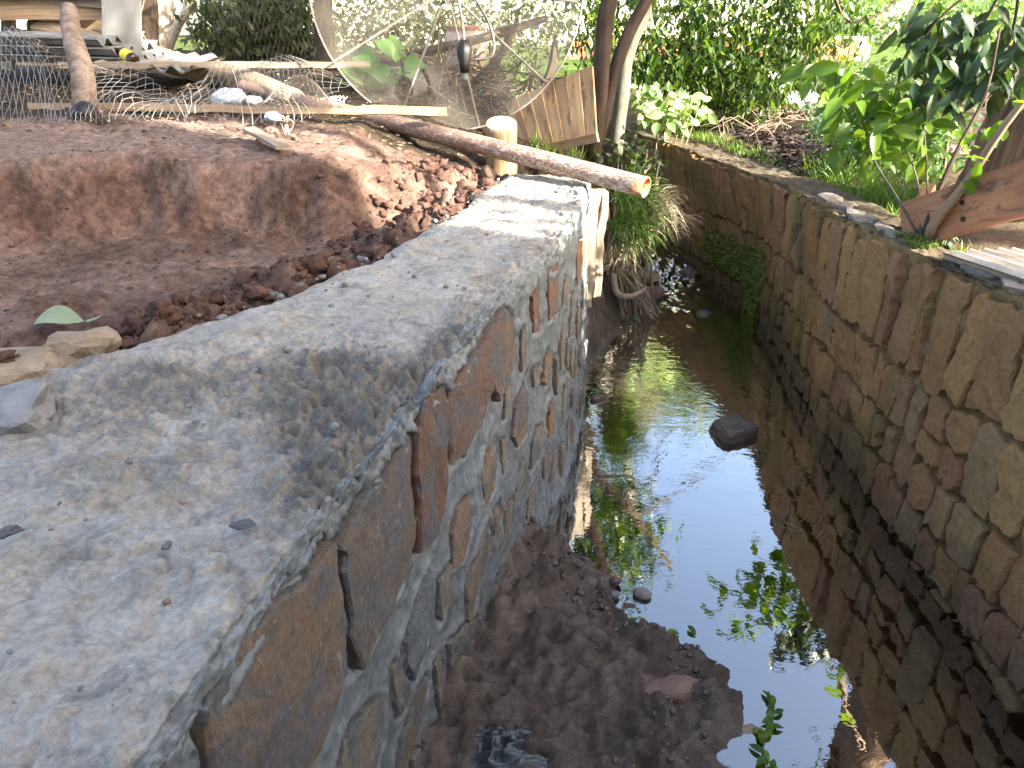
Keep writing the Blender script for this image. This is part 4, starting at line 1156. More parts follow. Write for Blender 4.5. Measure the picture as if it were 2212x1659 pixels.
# dark bush, pale trunks and the foliage behind the dish
def bush(name, label, cat, ells, ncl, per, Y0, Y1, L, seed, mat, spread=.08, droop=.2, stems=6, smat=M_BARK, W=.45, base=None, sr=.012):
    rng = np.random.default_rng(seed); cl = px_cloud(ells, ncl, Y0, Y1, rng)
    bx_ = base if base is not None else np.array([cl[:, 0].mean(), cl[:, 1].mean(), 0]); b = np.array([bx_[0], bx_[1], gz(bx_[0], bx_[1])])
    t = thing(name, label, cat, b)
    for k in range(stems):
        e = cl[rng.integers(len(cl))]; st = b + np.array([rng.normal() * .1, rng.normal() * .06, -.03])
        tubeobj('stem', [st, (st * .6 + e * .4) + np.array([0, 0, .12]), e], [sr, sr * .75, sr * .3], smat, t, 6, .08, 9)
    droop_leaves(cl, per, spread, L, rng, seed, mat, t, 'foliage', droop, W)
    return t
bush('dark_bush', 'dark leafy bush with bright gaps, behind the chicken wire and left of the dish', 'bush', [(520, 30, 110, 60), (620, 50, 90, 80), (640, 110, 50, 40), (480, 80, 60, 35), (560, 95, 60, 45)], 330, 12, 7.2, 8.4, .085, 41, M_LEAF_B, .085, .5, 9)
bush('backyard_bush', 'olive coloured bushes seen through the mesh of the dish', 'bush', [(800, 30, 110, 60), (900, 60, 110, 70), (1040, 40, 90, 60), (1150, 60, 90, 60), (760, 110, 50, 50), (900, 130, 60, 30)], 300, 12, 8.2, 9.8, .085, 42, M_LEAF_B, .1, .3, 8)
bush('sunlit_shrub', 'sparse yellow-green shrub behind the lower edge of the dish', 'shrub', [(1050, 190, 60, 50), (1120, 190, 60, 40), (860, 190, 60, 50), (760, 190, 50, 40)], 60, 8, 6.3, 7.4, .07, 43, M_LEAF_G, .09, .1, 8)
for nm, lb, P_, R_, m_ in [('pale_tree', 'pale peeling tree trunk standing right of the grey upright board', [py(335, 140, 7.6), py(340, 60, 7.6), py(350, -20, 7.6), [-3.0, 7.7, 3.6]], [.12, .10, .09, .06], M_BARKP),
                       ('slanting_tree', 'thin whitish tree trunk slanting up to the right of the pale peeling trunk', [py(355, 135, 8.2), py(385, 50, 8.2), py(415, -20, 8.2), [-2.6, 8.4, 3.4]], [.05, .045, .04, .03], M_BARKP),
                       ('vine_covered_trunk', 'dark trunk wrapped in dry vines beside the grey upright board', [py(318, 130, 6.9), py(318, 60, 6.9), py(312, -20, 6.9), [-2.9, 6.9, 3.2]], [.09, .085, .08, .06], M_BARK),
                       ('dark_tree', 'dark bare trunk standing directly behind the left rim of the dish', [py(706, 190, 6.8), py(704, 90, 6.8), py(698, -20, 6.8), [-1.2, 6.9, 3.6]], [.085, .08, .075, .05], M_BARK)]:
    t = thing(nm, lb, 'tree', [P_[0][0], P_[0][1], gz(P_[0][0], P_[0][1])])
    P_[0] = np.array([P_[0][0], P_[0][1], gz(P_[0][0], P_[0][1]) - .05])
    tubeobj('trunk', P_, R_, m_, t, 12, .16, 24, 3)
    tp = np.array(P_[-1]); droop_leaves(ellipsoid_clusters(tp + np.array([0, 0, .5]), (.8, .7, .5), 16, 1, rr)[0], 16, .2, .1, rr, 50, M_LEAF_B, t, droop=.2)
    if nm == 'vine_covered_trunk':
        for k in range(9):
            b = np.array(P_[0]); tubeobj('vine', [b + np.array([.1 * rr.normal(), -.1, .02]), b + np.array([.12 * rr.normal(), -.11, .3]), b + np.array([.12 * rr.normal(), -.1, .75])], .006, M_TWIG, t, 5, 0, 8)

# ================================================================ RIGHT BANK
def leafplant(name, label, cat, base, items, me, stem_mat=M_TWIG, stems=()):
    t = thing(name, label, cat, base)
    for P_, r_, m_ in stems: tubeobj('stem', P_, np.linspace(r_, r_ * .4, len(P_)), m_, t, 7, .06, 12)
    for (p, d, n_, s) in items: inst('leaf', me, leaf_matrix(p, d, n_, s), t)
    return t
ME_YOUNG = leaf_mesh('young_leaf', M_LEAF_S, 1, .46, .2)
ME_DARK = leaf_mesh('dark_leaf', M_LEAF_V, 1, .42, .25)
ME_VAR = leaf_mesh('variegated_leaf', M_LEAF_VAR, 1, .55, .25)
ME_CAB = leaf_mesh('cabbage_leaf', M_LEAF_BL, 1, .75, .3)
ME_WHT = leaf_mesh('glossy_leaf', M_LEAF_V, 1, .36, .35)
def leaf_items(ells, n, Y0, Y1, size, rng, down=.4, face=(0, -.6, .7)):
    P_ = px_cloud(ells, n, Y0, Y1, rng); it = []
    for p in P_:
        d = rdir(1, rng)[0] * np.array([1, .6, .7]) + np.array([0, -.1, -down]); n_ = np.array(face) + rdir(1, rng)[0] * .6
        it.append((p, d, n_, size * (.7 + .6 * rng.random())))
    return it
r7 = np.random.default_rng(71)
sap = [(1800, 175, 55, 45), (1760, 160, 30, 25), (1870, 215, 70, 50), (1950, 235, 70, 55), (1850, 300, 60, 50), (1920, 330, 70, 50), (1990, 300, 45, 60), (2000, 210, 50, 40), (1880, 260, 60, 40)]
B0 = pz(1985, 512, 1.04)
st = [([B0, py(1940, 430, 3.4), py(1890, 350, 3.6), py(1850, 250, 3.75), py(1800, 170, 3.85)], .006, M_BARKG), ([B0, py(1990, 440, 3.4), py(1965, 340, 3.6), py(1900, 240, 3.8)], .0055, M_BARKG),
      ([B0 + np.array([.02, 0, 0]), py(2020, 430, 3.3), py(2070, 320, 3.35), py(2130, 200, 3.45), py(2160, 60, 3.5)], .013, M_BARK), ([py(2005, 460, 3.35), py(2000, 330, 3.65), py(1990, 210, 3.85)], .005, M_BARKG),
      ([B0 + np.array([.03, -.03, -.01]), py(2020, 478, 3.2), py(2085, 400, 3.12), py(2150, 300, 3.05), py(2215, 215, 3.0), py(2330, 90, 2.95)], .024, M_LOG)]
leafplant('young_tree', 'young tree sprouting bright yellow-green leaves from the old wall in front of the brown plank', 'tree', B0, leaf_items(sap, 200, 3.55, 4.05, .108, r7) + leaf_items([(2100, 340, 45, 25), (2090, 390, 30, 25), (2150, 280, 40, 30), (2175, 240, 35, 30)], 16, 3.0, 3.15, .07, r7), ME_YOUNG, stems=st)
vin = [(2010, 60, 80, 60), (2110, 70, 110, 75), (2000, 140, 60, 60), (2100, 160, 90, 50), (2060, 200, 70, 40), (2170, 120, 60, 80), (1985, 200, 40, 30)]
leafplant('hanging_creeper', 'dark green creeper with broad drooping leaves hanging over the rough-barked trunk', 'creeper', py(2110, 120, 3.8), leaf_items(vin, 230, 3.55, 3.85, .11, r7, .8), ME_DARK, stems=[([py(2180, -60, 3.75), py(2120, 60, 3.7), py(2040, 160, 3.7)], .008, M_BARK), ([py(2160, -60, 3.75), py(2050, 20, 3.7), py(1990, 90, 3.68)], .008, M_BARK), ([py(2205, -40, 3.75), py(2180, 90, 3.7), py(2110, 210, 3.7)], .008, M_BARK)])
leafplant('glossy_sprig', 'small sprig of glossy pale leaves under the brown plank on the old wall', 'sprig', pz(2040, 530, 1.03), [(py(2045, 515, 3.2) + r7.normal(size=3) * .012, (math.cos(a), -.2, -.3 + .5 * math.sin(a)), (0, -.5, 1), .075) for a in np.linspace(-2.2, .4, 8)], ME_WHT, stems=[([pz(2040, 530, 1.03), py(2045, 515, 3.2)], .004, M_BARKG)])

# heavy brown plank and the fixings in it
p0, p1 = py(1958, 488, 3.42), py(2400, 350, 2.62)
t = thing('brown_plank', 'heavy red-brown plank with bolt holes leaning across the tree above the old wall', 'plank', p0)
V, F, U = plank(p0, p1, .205, .05, (0, 0, 1), 14, .006, 3); obj('board', V, F, M_WOODB, t, uv=U)
dirp = nrmz(p1 - p0); nrmp = nrmz(np.cross(dirp, [0, 0, 1])); nrmp = nrmp if nrmp[1] < 0 else -nrmp
for f, dz in ((.36, .02), (.39, -.055), (.13, -.05)):
    c = p0 + (p1 - p0) * f + np.array([0, 0, dz]) + nrmp * .024
    V, F, U = tube([c, c + nrmp * .006], .011, 10); obj('bolt', V, F, M_BLACK, t)
V, F, U = plank(py(1962, 500, 3.5), py(2012, 420, 3.62), .15, .045, (0, 0, 1), 5, .006, 5); tag(obj('short_plank', V, F, M_WOODB, uv=U), 'short dark plank end behind the base of the young tree', 'plank')
# cream corrugated sheets behind the old wall
A0, A1 = pz(2040, 552, 1.065), pz(2330, 650, 1.075); d = nrmz(A1 - A0); s = np.array([d[1], -d[0], 0]); s = s if s[0] > 0 else -s
nu, nv = 6, 73; V = []
for a in range(nu):
    for b in range(nv):
        V.append(A0 - s * .02 + d * (1.3 * a / (nu - 1)) + s * (.46 * b / (nv - 1)) + np.array([0, 0, .018 * math.cos(b / (nv - 1) * 2 * math.pi * 6) - .03 * (b / (nv - 1)) ** 2]))
V = np.array(V); V2 = V - np.array([0, 0, .005]); F = []
for a in range(nu - 1):
    for b in range(nv - 1):
        i = a * nv + b; F += [(i, i + nv, i + nv + 1, i + 1), (i + nu * nv, i + 1 + nu * nv, i + nv + 1 + nu * nv, i + nv + nu * nv)]
tag(obj('corrugated_sheet', np.vstack([V, V2]), F, M_PVC, smooth=True), 'cream corrugated roofing sheet lying behind the old wall below the brown plank', 'roofing sheet')
# garden plants
def garden_leafplant(nm, lb, cat, ells, n_, Y0, Y1, size, me, seed, stems=5, down=.25):
    rng = np.random.default_rng(seed); it = leaf_items(ells, n_, Y0, Y1, size, rng, down, (0, -.7, .8)); c = np.mean([i[0] for i in it], 0); b = np.array([c[0], c[1], gz(c[0], c[1])])
    leafplant(nm, lb, cat, b, it, me, stems=[([b + np.array([.05 * rng.normal(), .05 * rng.normal(), -.02]), (b + it[k][0]) / 2 + np.array([0, 0, .06]), it[k][0]], .008, M_TWIG) for k in range(stems)])
garden_leafplant('variegated_shrub', 'pale variegated shrub at the bend of the old wall under the drooping tree', 'shrub', [(1430, 225, 60, 35), (1480, 235, 60, 35), (1390, 210, 35, 25), (1450, 255, 60, 18)], 190, 6.2, 6.6, .10, ME_VAR, 81, 7)
garden_leafplant('cabbage_plant', 'blue-green cabbage plants in the garden bed below the white sheet', 'plant', [(1700, 232, 35, 14), (1740, 240, 45, 14), (1780, 235, 30, 14)], 46, 7.6, 8.4, .15, ME_CAB, 82, 3)
garden_leafplant('leafy_plant', 'low pale-leaved plant beside the grey garden stump', 'plant', [(1590, 240, 35, 18), (1555, 215, 20, 10)], 40, 7.9, 8.3, .10, ME_VAR, 83, 3)
bush('fern_bush', 'dense dark-green ferny bush between the old wall and the young tree', 'bush', [(1800, 300, 60, 40), (1860, 310, 70, 55), (1920, 330, 50, 60), (1790, 260, 40, 25), (1850, 365, 50, 25), (1900, 380, 50, 25)], 260, 14, 5.2, 6.6, .05, 84, M_FERN, .06, .1, 8, M_TWIG, .3)
bush('bright_shrub', 'bright green feathery shrub in the sun behind the young leaves', 'shrub', [(1890, 165, 60, 25), (1840, 185, 40, 25), (1935, 190, 40, 30)], 100, 12, 8.0, 9.0, .06, 85, M_LEAF_G, .06, .0, 6, M_TWIG, .35)
bush('far_shrub', 'hazy shrub far beyond the garden next to the white pole', 'shrub', [(1830, 100, 40, 50), (1990, 110, 50, 50), (1880, 60, 30, 60)], 110, 12, 15, 17, .12, 86, M_LEAF_G, .16, .1, 5, M_TWIG)
bush('green_clump', 'mid-green leafy clump at the foot of the rough-barked tree', 'bush', [(2010, 290, 40, 40), (1990, 350, 40, 40), (2030, 240, 30, 30)], 80, 10, 4.9, 5.6, .08, 87, M_LEAF_G, .07, .1, 5, M_TWIG)
bush('far_hedge', 'pale hazy hedge far behind the dark creeper and the rough-barked tree', 'hedge', [(1900, 50, 70, 60), (2010, 60, 80, 60), (2120, 60, 90, 60), (2200, 80, 60, 60)], 260, 12, 12.5, 14.5, .13, 89, M_LEAF_G, .2, .1, 8, M_TWIG)
bush('lettuce_bed', 'row of light green leafy vegetables behind the dead branches', 'plant', [(1640, 225, 40, 10), (1770, 215, 40, 12)], 60, 8, 8.6, 9.2, .09, 90, M_LEAF_G, .06, -.4, 4, M_TWIG, .6)
# white sheet, garden stump, board edging
c = [pz(1700, 222, .98), pz(1785, 216, .98), pz(1800, 185, 1.22), pz(1745, 183, 1.22)]; c = np.array(c); c[2:, 1] = c[:2, 1][::-1] + .55
cc_ = np.vstack([c, c - np.array([0, 0, .02])])
tag(obj('white_sheet', cc_, [(0, 1, 2, 3), (7, 6, 5, 4), (0, 4, 5, 1), (1, 5, 6, 2), (2, 6, 7, 3), (3, 7, 4, 0)], M_WHITE), 'white panel lying tilted in the garden in front of the brick wall', 'panel')
b = py(1540, 250, 7.7); tubeobj_ = tube([[b[0], 7.7, gz(b[0], 7.7) - .03], [b[0], 7.7, gz(b[0], 7.7) + .16], [b[0] + .02, 7.7, gz(b[0], 7.7) + .33]], [.10, .085, .075], 12, .15, 3, True, 8)
tag(obj('garden_stump', *tubeobj_[:2], M_BARKG, smooth=True, uv=tubeobj_[2]), 'small grey stump among the dead branches in the garden', 'stump')
plankobj_ = plank(pz(1680, 268, 1.0), pz(1765, 276, 1.0), .10, .02, (0, 0, 1), 6, .006, 7); tag(obj('edging_board', *plankobj_[:2], M_LOG, uv=plankobj_[2]), 'low wooden board edging the cabbage bed', 'board')
# mulch, dead branches, grass
r8 = np.random.default_rng(88)
def stuff_leaves(name, xy, L, mat, seed, dz=.01, flat=.8, W=.45):
    p = onground(xy, dz); rng = np.random.default_rng(seed); n_ = len(p)
    d = rdir(n_, rng) * np.array([1, 1, 1 - flat]); nn = rdir(n_, rng) * .5 + np.array([0, 0, 1.0]); LL = L * (.5 + rng.random(n_))
    V, F, rn = leaf_cloud(p, d, nn, LL, LL * W, seed); o = obj(name, V, F, mat, rnd=rn); o['kind'] = 'stuff'; return o
stuff_leaves('leaf_mulch', np.stack([1.2 + 2.2 * r8.random(4200), 5.9 + 2.4 * r8.random(4200)], -1)[lambda q=None: slice(None)] if False else np.stack([1.75 + 1.6 * r8.random(4200), 5.2 + 3.1 * r8.random(4200)], -1), .07, M_MULCH, 88, .025)
P_ = []
for k in range(170):
    x, y = 1.7 + 1.3 * r8.random(), 6.3 + 1.7 * r8.random(); z = gz(x, y); a = r8.random() * 6.28; L = .15 + .35 * r8.random()
    P_.append(tube([[x, y, z], [x + math.cos(a) * L * .5, y + math.sin(a) * L * .5, z + .06 + .10 * r8.random()], [x + math.cos(a) * L, y + math.sin(a) * L, z + .02 + .12 * r8.random()]], [.005, .004, .002], 4))
V, F, U = join(P_); o = obj('dead_branches', V, F, M_TWIG, uv=U); o['kind'] = 'stuff'
xr_top = lambda y: np.interp(y, rt[:, 1], rt[:, 0])
yy = 3.4 + 4.6 * r8.random(1900); xx = xr_top(yy) + .32 + .08 * np.abs(r8.normal(size=1900))
V, F, rn = blades(onground(np.stack([xx, yy], -1)), rdir(1900, r8) * .5 + np.array([0, 0, 1]), .075, .005, .35, r8, 3); o = obj('grass', V, F, M_GRASS, rnd=rn); o['kind'] = 'stuff'
yy = 4.3 + 1.0 * r8.random(450); xx = xr_top(yy) + .42 + .22 * np.abs(r8.normal(size=450))
V, F, rn = blades(onground(np.stack([xx, yy], -1)), rdir(450, r8) * .6 + np.array([0, 0, 1]), .22, .006, .6, r8, 4); o = obj('tall_grass', V, F, M_GRASS, rnd=rn); o['kind'] = 'stuff'
# moss: cushions on top of the old wall, tufts low on its face upstream
mp = np.array([pz(1905 + 120 * r8.random(), 505 + 30 * r8.random(), 1.045) for k in range(1300)]); mp = mp[(mp[:, 0] > xr_top(mp[:, 1]) + .04)]
V, F, rn = leaf_cloud(mp, rdir(len(mp), r8) + np.array([0, 0, .4]), rdir(len(mp), r8) + np.array([0, 0, 1]), .016, .010, 5); o = obj('moss', V, F, M_MOSS, rnd=rn); o['kind'] = 'stuff'
ufar0, ufar1 = float(np.interp(4.6, rb[:, 1], rlen)), float(np.interp(7.0, rb[:, 1], rlen))
uv = np.stack([ufar0 + (ufar1 - ufar0) * r8.random(5200), .22 + .40 * r8.random(5200) ** 1.4], -1)
msk = fbm(np.hstack([uv, np.zeros((len(uv), 1))]) * np.array([1, 1.3, 1]), 3.2, 3, 91) > .12; uv = uv[msk]
p, nn = fp_right(uv); p = p + nn * .035
V, F, rn = leaf_cloud(p, nn + rdir(len(p), r8) * .8 + np.array([0, 0, -.3]), rdir(len(p), r8) + np.array([0, 0, 1]), .034, .016, 6); o = obj('wall_moss', V, F, M_MOSS, rnd=rn); o['kind'] = 'stuff'

# ================================================================ PIPE, POST, STUMP, DISH, PANEL
e0, e1 = pz(1396, 405, 1.185), pz(596, 205, 1.425)
PP = np.array([e0 + (e1 - e0) * 1.12 * q + np.array([0, 0, .006 * math.sin(q * 5)]) for q in np.linspace(0, 1, 40)])
V1, F1, U1 = tube(PP, .0475, 28, 0, 0, False); V2, F2, U2 = tube(PP[:8], .0425, 28, 0, 0, False)
n1 = len(V1); F2 = [tuple(n1 + i for i in f[::-1]) for f in F2]
ring = [(j, n1 + j, n1 + j + 1, j + 1) for j in range(28)]
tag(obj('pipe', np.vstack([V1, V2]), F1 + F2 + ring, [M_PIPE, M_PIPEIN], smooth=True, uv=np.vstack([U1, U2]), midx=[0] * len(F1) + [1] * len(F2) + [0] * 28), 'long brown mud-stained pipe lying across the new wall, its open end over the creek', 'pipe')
# split post at the end of the new wall
t = thing('wooden_post', 'split weathered wooden post under the pipe at the end of the new wall', 'post', py(1285, 650, 3.98))
a, b = py(1283, 405, 3.95), py(1262, 660, 3.95); c, d = py(1303, 412, 3.99), py(1284, 640, 3.99)
V, F, U = plank(b, a, .06, .06, (1, .2, 0), 18, .024, 11); obj('split_half', V, F, M_WOODG, t, uv=U)
V, F, U = plank(d, c, .045, .05, (1, .3, 0), 18, .024, 12); obj('split_half', V, F, M_WOODG, t, uv=U)
# tree stump
b = py(1083, 345, 4.35); tp = py(1083, 268, 4.35)
t = thing('tree_stump', 'short sawn log standing upright with a pale cut top, behind the pipe', 'stump', b)
V, F, U = tube([b - np.array([0, 0, .1]), (b + tp) / 2, tp], [.088, .086, .084], 26, .03, 2, True, 8)
ctr = tp; k = V[:, 2] > tp[2] - .02; V[k, 2] += (V[k, 1] - tp[1]) * .32
obj('log', V, F, wood('stump_side', (.36, .25, .15), (.12, .075, .04), 40, 3, .8), t, smooth=True, uv=U)
th = np.linspace(0, 2 * np.pi, 27)[:-1]; Vc = [tp + np.array([math.cos(x) * rr_ * .083, math.sin(x) * rr_ * .083, math.sin(x) * rr_ * .083 * .32 + .004]) for rr_ in (1, .5) for x in th] + [tp + np.array([0, 0, .004])]
Fc = [(j, (j + 1) % 26, 26 + (j + 1) % 26, 26 + j) for j in range(26)] + [(26 + j, 26 + (j + 1) % 26, 52) for j in range(26)]
NW = NT('end_grain'); wv = NW.n('ShaderNodeTexWave', wave_type='RINGS', rings_direction='Z'); wv.inputs['Scale'].default_value = 26; wv.inputs['Distortion'].default_value = 3; wv.inputs['Detail'].default_value = 3; NW.l(NW.pos((1, 1, 1), 'uv'), wv.inputs['Vector'])
obj('cut_face', np.array(Vc), Fc, NW.fin(NW.ramp(wv.outputs['Fac'], [(.2, (.34, .22, .12)), (.7, (.58, .42, .26))]), .8, None, .2), t, uv=np.array([(v[0] - tp[0], v[1] - tp[1]) for v in Vc]))
# mesh satellite dish
DC = py(967, -30, 5.22); RD = .83; dep = .17
t = thing('satellite_dish', 'large see-through mesh satellite dish with a thin rim standing in the yard', 'satellite dish', (DC[0], DC[1], 1.15))
ax = nrmz(np.array([.10, -1, .10])); ex = nrmz(np.cross(ax, [0, 0, 1])); ex = ex if ex[0] > 0 else -ex; ez = np.cross(ex, ax); ez = ez if ez[2] > 0 else -ez
def dpt(rad, th): return DC + (ex * math.cos(th) + ez * math.sin(th)) * rad * RD + ax * dep * (rad * rad - 1)
NRIB = 10; off = math.radians(-6)
V, F, U = tube([dpt(1, x) for x in np.linspace(0, 2 * np.pi, 81)], .0065, 6, 0, 0, False); obj('rim', V, F, M_DISHM, t, smooth=True, uv=U)
for k in range(NRIB):
    x = off + k * 2 * math.pi / NRIB
    V, F, U = tube([dpt(q, x) - ax * .012 for q in np.linspace(.08, 1, 10)], .0075, 6); obj('rib', V, F, M_DISHM, t, smooth=True, uv=U)
    g = [[dpt(q, x + y * 2 * math.pi / NRIB) for y in np.linspace(0, 1, 9)] for q in np.linspace(.08, 1, 9)]
    obj('mesh_panel', np.array(g).reshape(-1, 3), [(i * 9 + j, i * 9 + j + 1, (i + 1) * 9 + j + 1, (i + 1) * 9 + j) for i in range(8) for j in range(8)], M_GAUZE, t, smooth=True)
V, F, U = tube([DC - ax * (dep + .02), DC - ax * (dep - .03)], .07, 16); obj('hub', V, F, M_DISHM, t)
fc = py(1003, 118, 4.95)
V, F, U = tube([fc + np.array([.0, .02, .075]), fc + np.array([0, .01, .03]), fc, fc - np.array([0, .01, .05]), fc - np.array([0, .015, .10])], [.030, .048, .046, .032, .028], 14, .04); fe = obj('feed_horn', V, F, M_BLACK, t, smooth=True)
V, F, U = tube([fc - np.array([0, .015, .095]), fc - np.array([0, .016, .135])], .022, 12); obj('feed_cap', V, F, M_GREYB, fe)
for P_ in ([fc + np.array([.045, 0, -.03]), py(1063, 120, 4.97), py(1060, 60, 5.0), py(1010, -30, 5.0)], [fc, py(1000, 60, 5.0), py(985, -30, 5.05)]):
    V, F, U = tube(P_, .009, 7, 0, 0, True, 14); obj('feed_arm', V, F, M_DISHM, t, smooth=True, uv=U)
# plywood panel leaning beside the dish, board by board
bl, br, tl, trr = py(1135, 333, 5.32), py(1290, 302, 5.02), py(1092, 222, 5.52), py(1281, 142, 5.22)
t = thing('leaning_boards', 'plank panel leaning between the dish and the two dark trunks', 'panel', (bl + br) / 2)
NB = 7
for k in range(NB):
    f0 = (k + .5) / NB; a = bl + (br - bl) * f0; b = tl + (trr - tl) * f0
    wd = np.linalg.norm((br - bl) / NB) * 1.0
    V, F, U = plank(a, b, wd, .016, br - bl, 8, .0012, 60 + k, np.linalg.norm(trr - tl) / np.linalg.norm(br - bl)); U = U + np.array([k * .37, k * 1.3]); obj('board', V, F, M_PANEL, t, uv=U)
V, F, U = plank(bl + np.array([0, -.03, .015]), br + np.array([0, -.03, .02]), .055, .025, (0, 0, 1), 8, .004, 70); obj('batten', V, F, M_PANEL, t, uv=U)

# ================================================================ LEFT YARD: FALLEN FENCE AND LUMBER
def lumber(name, label, cat, p0, p1, wd, th, side, mat, seed=0, **kw):
    V, F, U = plank(p0, p1, wd, th, side, seed=seed, **kw); return tag(obj(name, V, F, mat, uv=U), label, cat)
lumber('batten', 'long pale batten lying over the pipe, its sunlit end pointing at the dish', 'batten', pz(62, 230, 1.43), pz(965, 241, 1.43), .042, .022, (0, .3, 1), M_WOODP, 1, nseg=24, rough=.01)
lumber('fence_rail', 'thin weathered rail running from behind the leaning log towards the dish', 'rail', py(128, 140, 5.05), py(800, 139, 5.3), .035, .025, (0, 0, 1), M_WOODG, 2, nseg=20, rough=.012)
def loglike(name, label, cat, P_, R_, mat, seg=12, rough=.08, sub=20, seed=0):
    V, F, U = tube(P_, R_, seg, rough, seed, True, sub); return tag(obj(name, V, F, mat, smooth=True, uv=U), label, cat)
b = py(185, 238, 4.15); loglike('leaning_log', 'rough bark log leaning out of the chicken wire with a charred lower end', 'log', [b, py(178, 160, 4.25), py(158, 85, 4.45), py(148, 20, 4.7)], [.058, .058, .052, .045], M_CHAR, 18, .14, 30, 3)
b = py(182, 236, 4.14); loglike('charred_block', 'charred black lump of wood at the foot of the leaning log', 'log', [b + np.array([-.03, .0, -.03]), b + np.array([.02, -.04, -.02]), b + np.array([.06, -.06, -.05])], [.045, .06, .03], M_BLACK, 12, .35, 10, 5)
b = py(165, 90, 5.0)
loglike('bamboo_pole', 'thick cream bamboo pole lying under the wooden bench', 'pole', [py(70, 58, 5.75), py(150, 72, 5.65), py(248, 96, 5.5)], [.052, .052, .05], M_LOG, 16, .02, 12, 6)
loglike('fallen_log', 'pale crooked fallen trunk lying behind the fence rail towards the pipe', 'log', [py(295, 105, 6.2), py(350, 128, 6.0), py(430, 152, 5.7), py(510, 168, 5.4), py(590, 197, 5.05), py(640, 215, 4.9)], [.085, .08, .082, .08, .07, .06], M_LOG, 14, .10, 40, 7)
# brown bottle
a, b = py(238, 100, 5.35), py(292, 131, 5.2); d = b - a
t = thing('bottle', 'dark brown glass bottle with a yellow label leaning by the grey board', 'bottle', b)
V, F, U = tube([a, a + d * .12, a + d * .3, a + d * .45, a + d * .98, b], [.012, .013, .016, .034, .036, .03], 16); obj('glass', V, F, plain('brown_glass', (.03, .012, .006), .12, .6, 0, .1), t, smooth=True)
V, F, U = tube([a + d * .58, a + d * .85], .0375, 16, 0, 0, False); obj('label', V, F, plain('yellow_label', (.6, .5, .05), .6), t, smooth=True)
# upright grey board
lumber('upright_board', 'wide grey board standing upright beside the wooden bench with light dapples on it', 'board', py(265, 132, 5.45), py(262, -40, 5.5), .235, .022, (1, .12, 0), M_GREYB, 4, rough=.003)
# wooden bench / table frame
t = thing('wooden_bench', 'rough wooden bench frame with a broad pale beam above the roofing sheets', 'bench', py(80, 125, 5.75))
for nm, p0, p1, wd, th, sd, m_, sd_ in [('beam', py(-90, 22, 5.65), py(236, 20, 5.6), .12, .05, (0, 0, 1), M_WOODP, 1), ('beam', py(100, -5, 5.62), py(242, 6, 5.58), .07, .06, (0, 0, 1), M_WOODG, 2), ('beam', py(120, 45, 5.9), py(240, 62, 5.85), .10, .04, (0, 0, 1), M_WOODP, 8), ('leg', py(77, 130, 5.72), py(76, 20, 5.72), .07, .06, (1, 0, 0), M_BARK, 3), ('leg', py(20, 150, 5.85), py(18, 20, 5.85), .07, .06, (1, 0, 0), M_WOODG, 4), ('brace', py(130, 25, 5.9), py(225, 70, 6.0), .07, .03, (0, 0, 1), M_WOODP, 5), ('seat_plank', py(-90, -8, 5.7), py(240, -10, 5.65), .25, .04, (0, 1, 0), M_WOODP, 6), ('seat_plank', py(-90, -14, 6.0), py(240, -15, 5.95), .25, .04, (0, 1, 0), M_WOODG, 7)]:
    V, F, U = plank(p0, p1, wd, th, sd, 8, .005, sd_); obj(nm, V, F, m_, t, uv=U)
# splintered boards behind the bench
for k, (a, b, w_) in enumerate([((90, 40), (205, 110), .10), ((185, 45), (200, 100), .07), ((60, 100), (230, 118), .09), ((10, 40), (60, 110), .10)]):
    lumber('scrap_board', ('slanting scrap board behind the bamboo pole', 'short bright splintered board under the bench beam', 'scrap board lying flat under the bamboo pole', 'mottled scrap board left of the dark bench leg')[k], 'board', py(*a, 6.1 + .1 * k), py(*b, 6.0 + .1 * k), w_, .02, (0, .3, 1), (M_WOODP, M_CUT, M_LOG, M_GREYB)[k], 20 + k)
# corrugated fibre-cement sheets in a stack
A0 = py(-60, 122, 5.35)
for k in range(3):
    V = []; nu, nv = 5, 61
    o_ = np.array([.03 * k, -.03 * k, .055 * k]); dd = nrmz(np.array([1, -.12, -.02])); ss = np.array([.12, 1, 0.03])
    for i in range(nu):
        for j in range(nv):
            V.append(A0 + o_ + dd * ((1.05 - .1 * k) * i / (nu - 1)) + ss * (.55 * j / (nv - 1)) + np.array([0, 0, .022 * math.cos(j / (nv - 1) * 2 * math.pi * 5)]))
    V = np.array(V); F = []; m = nu * nv
    for i in range(nu - 1):
        for j in range(nv - 1):
            q = i * nv + j; F += [(q, q + nv, q + nv + 1, q + 1), (q + m, q + 1 + m, q + nv + 1 + m, q + nv + m)]
    F += [(j, j + 1, j + 1 + m, j + m) for j in range(nv - 1)] + [((nu - 1) * nv + j + 1, (nu - 1) * nv + j, (nu - 1) * nv + j + m, (nu - 1) * nv + j + 1 + m) for j in range(nv - 1)]
    F += [(i * nv, i * nv + m, (i + 1) * nv + m, (i + 1) * nv) for i in range(nu - 1)]
    tag(obj('roofing_sheet', np.vstack([V, V - np.array([0, 0, .008])]), F, M_FIBRE, smooth=False), ('bottom grey corrugated sheet of the stack behind the chicken wire', 'middle grey corrugated sheet of the stack behind the chicken wire', 'topmost grey corrugated sheet of the stack behind the chicken wire')[k], 'roofing sheet', 'stacked corrugated sheets')
A0 = py(205, 140, 5.15); V = []; nv = 49; nu = 3
for i in range(nu):
    for j in range(nv):
        V.append(A0 + np.array([.62, -.08, -.02]) * (j / (nv - 1)) + np.array([.05, .6, .03]) * (i / (nu - 1)) + np.array([0, 0, .02 * math.cos(j / (nv - 1) * 2 * math.pi * 5)]))
V = np.array(V); m = nu * nv; F = []
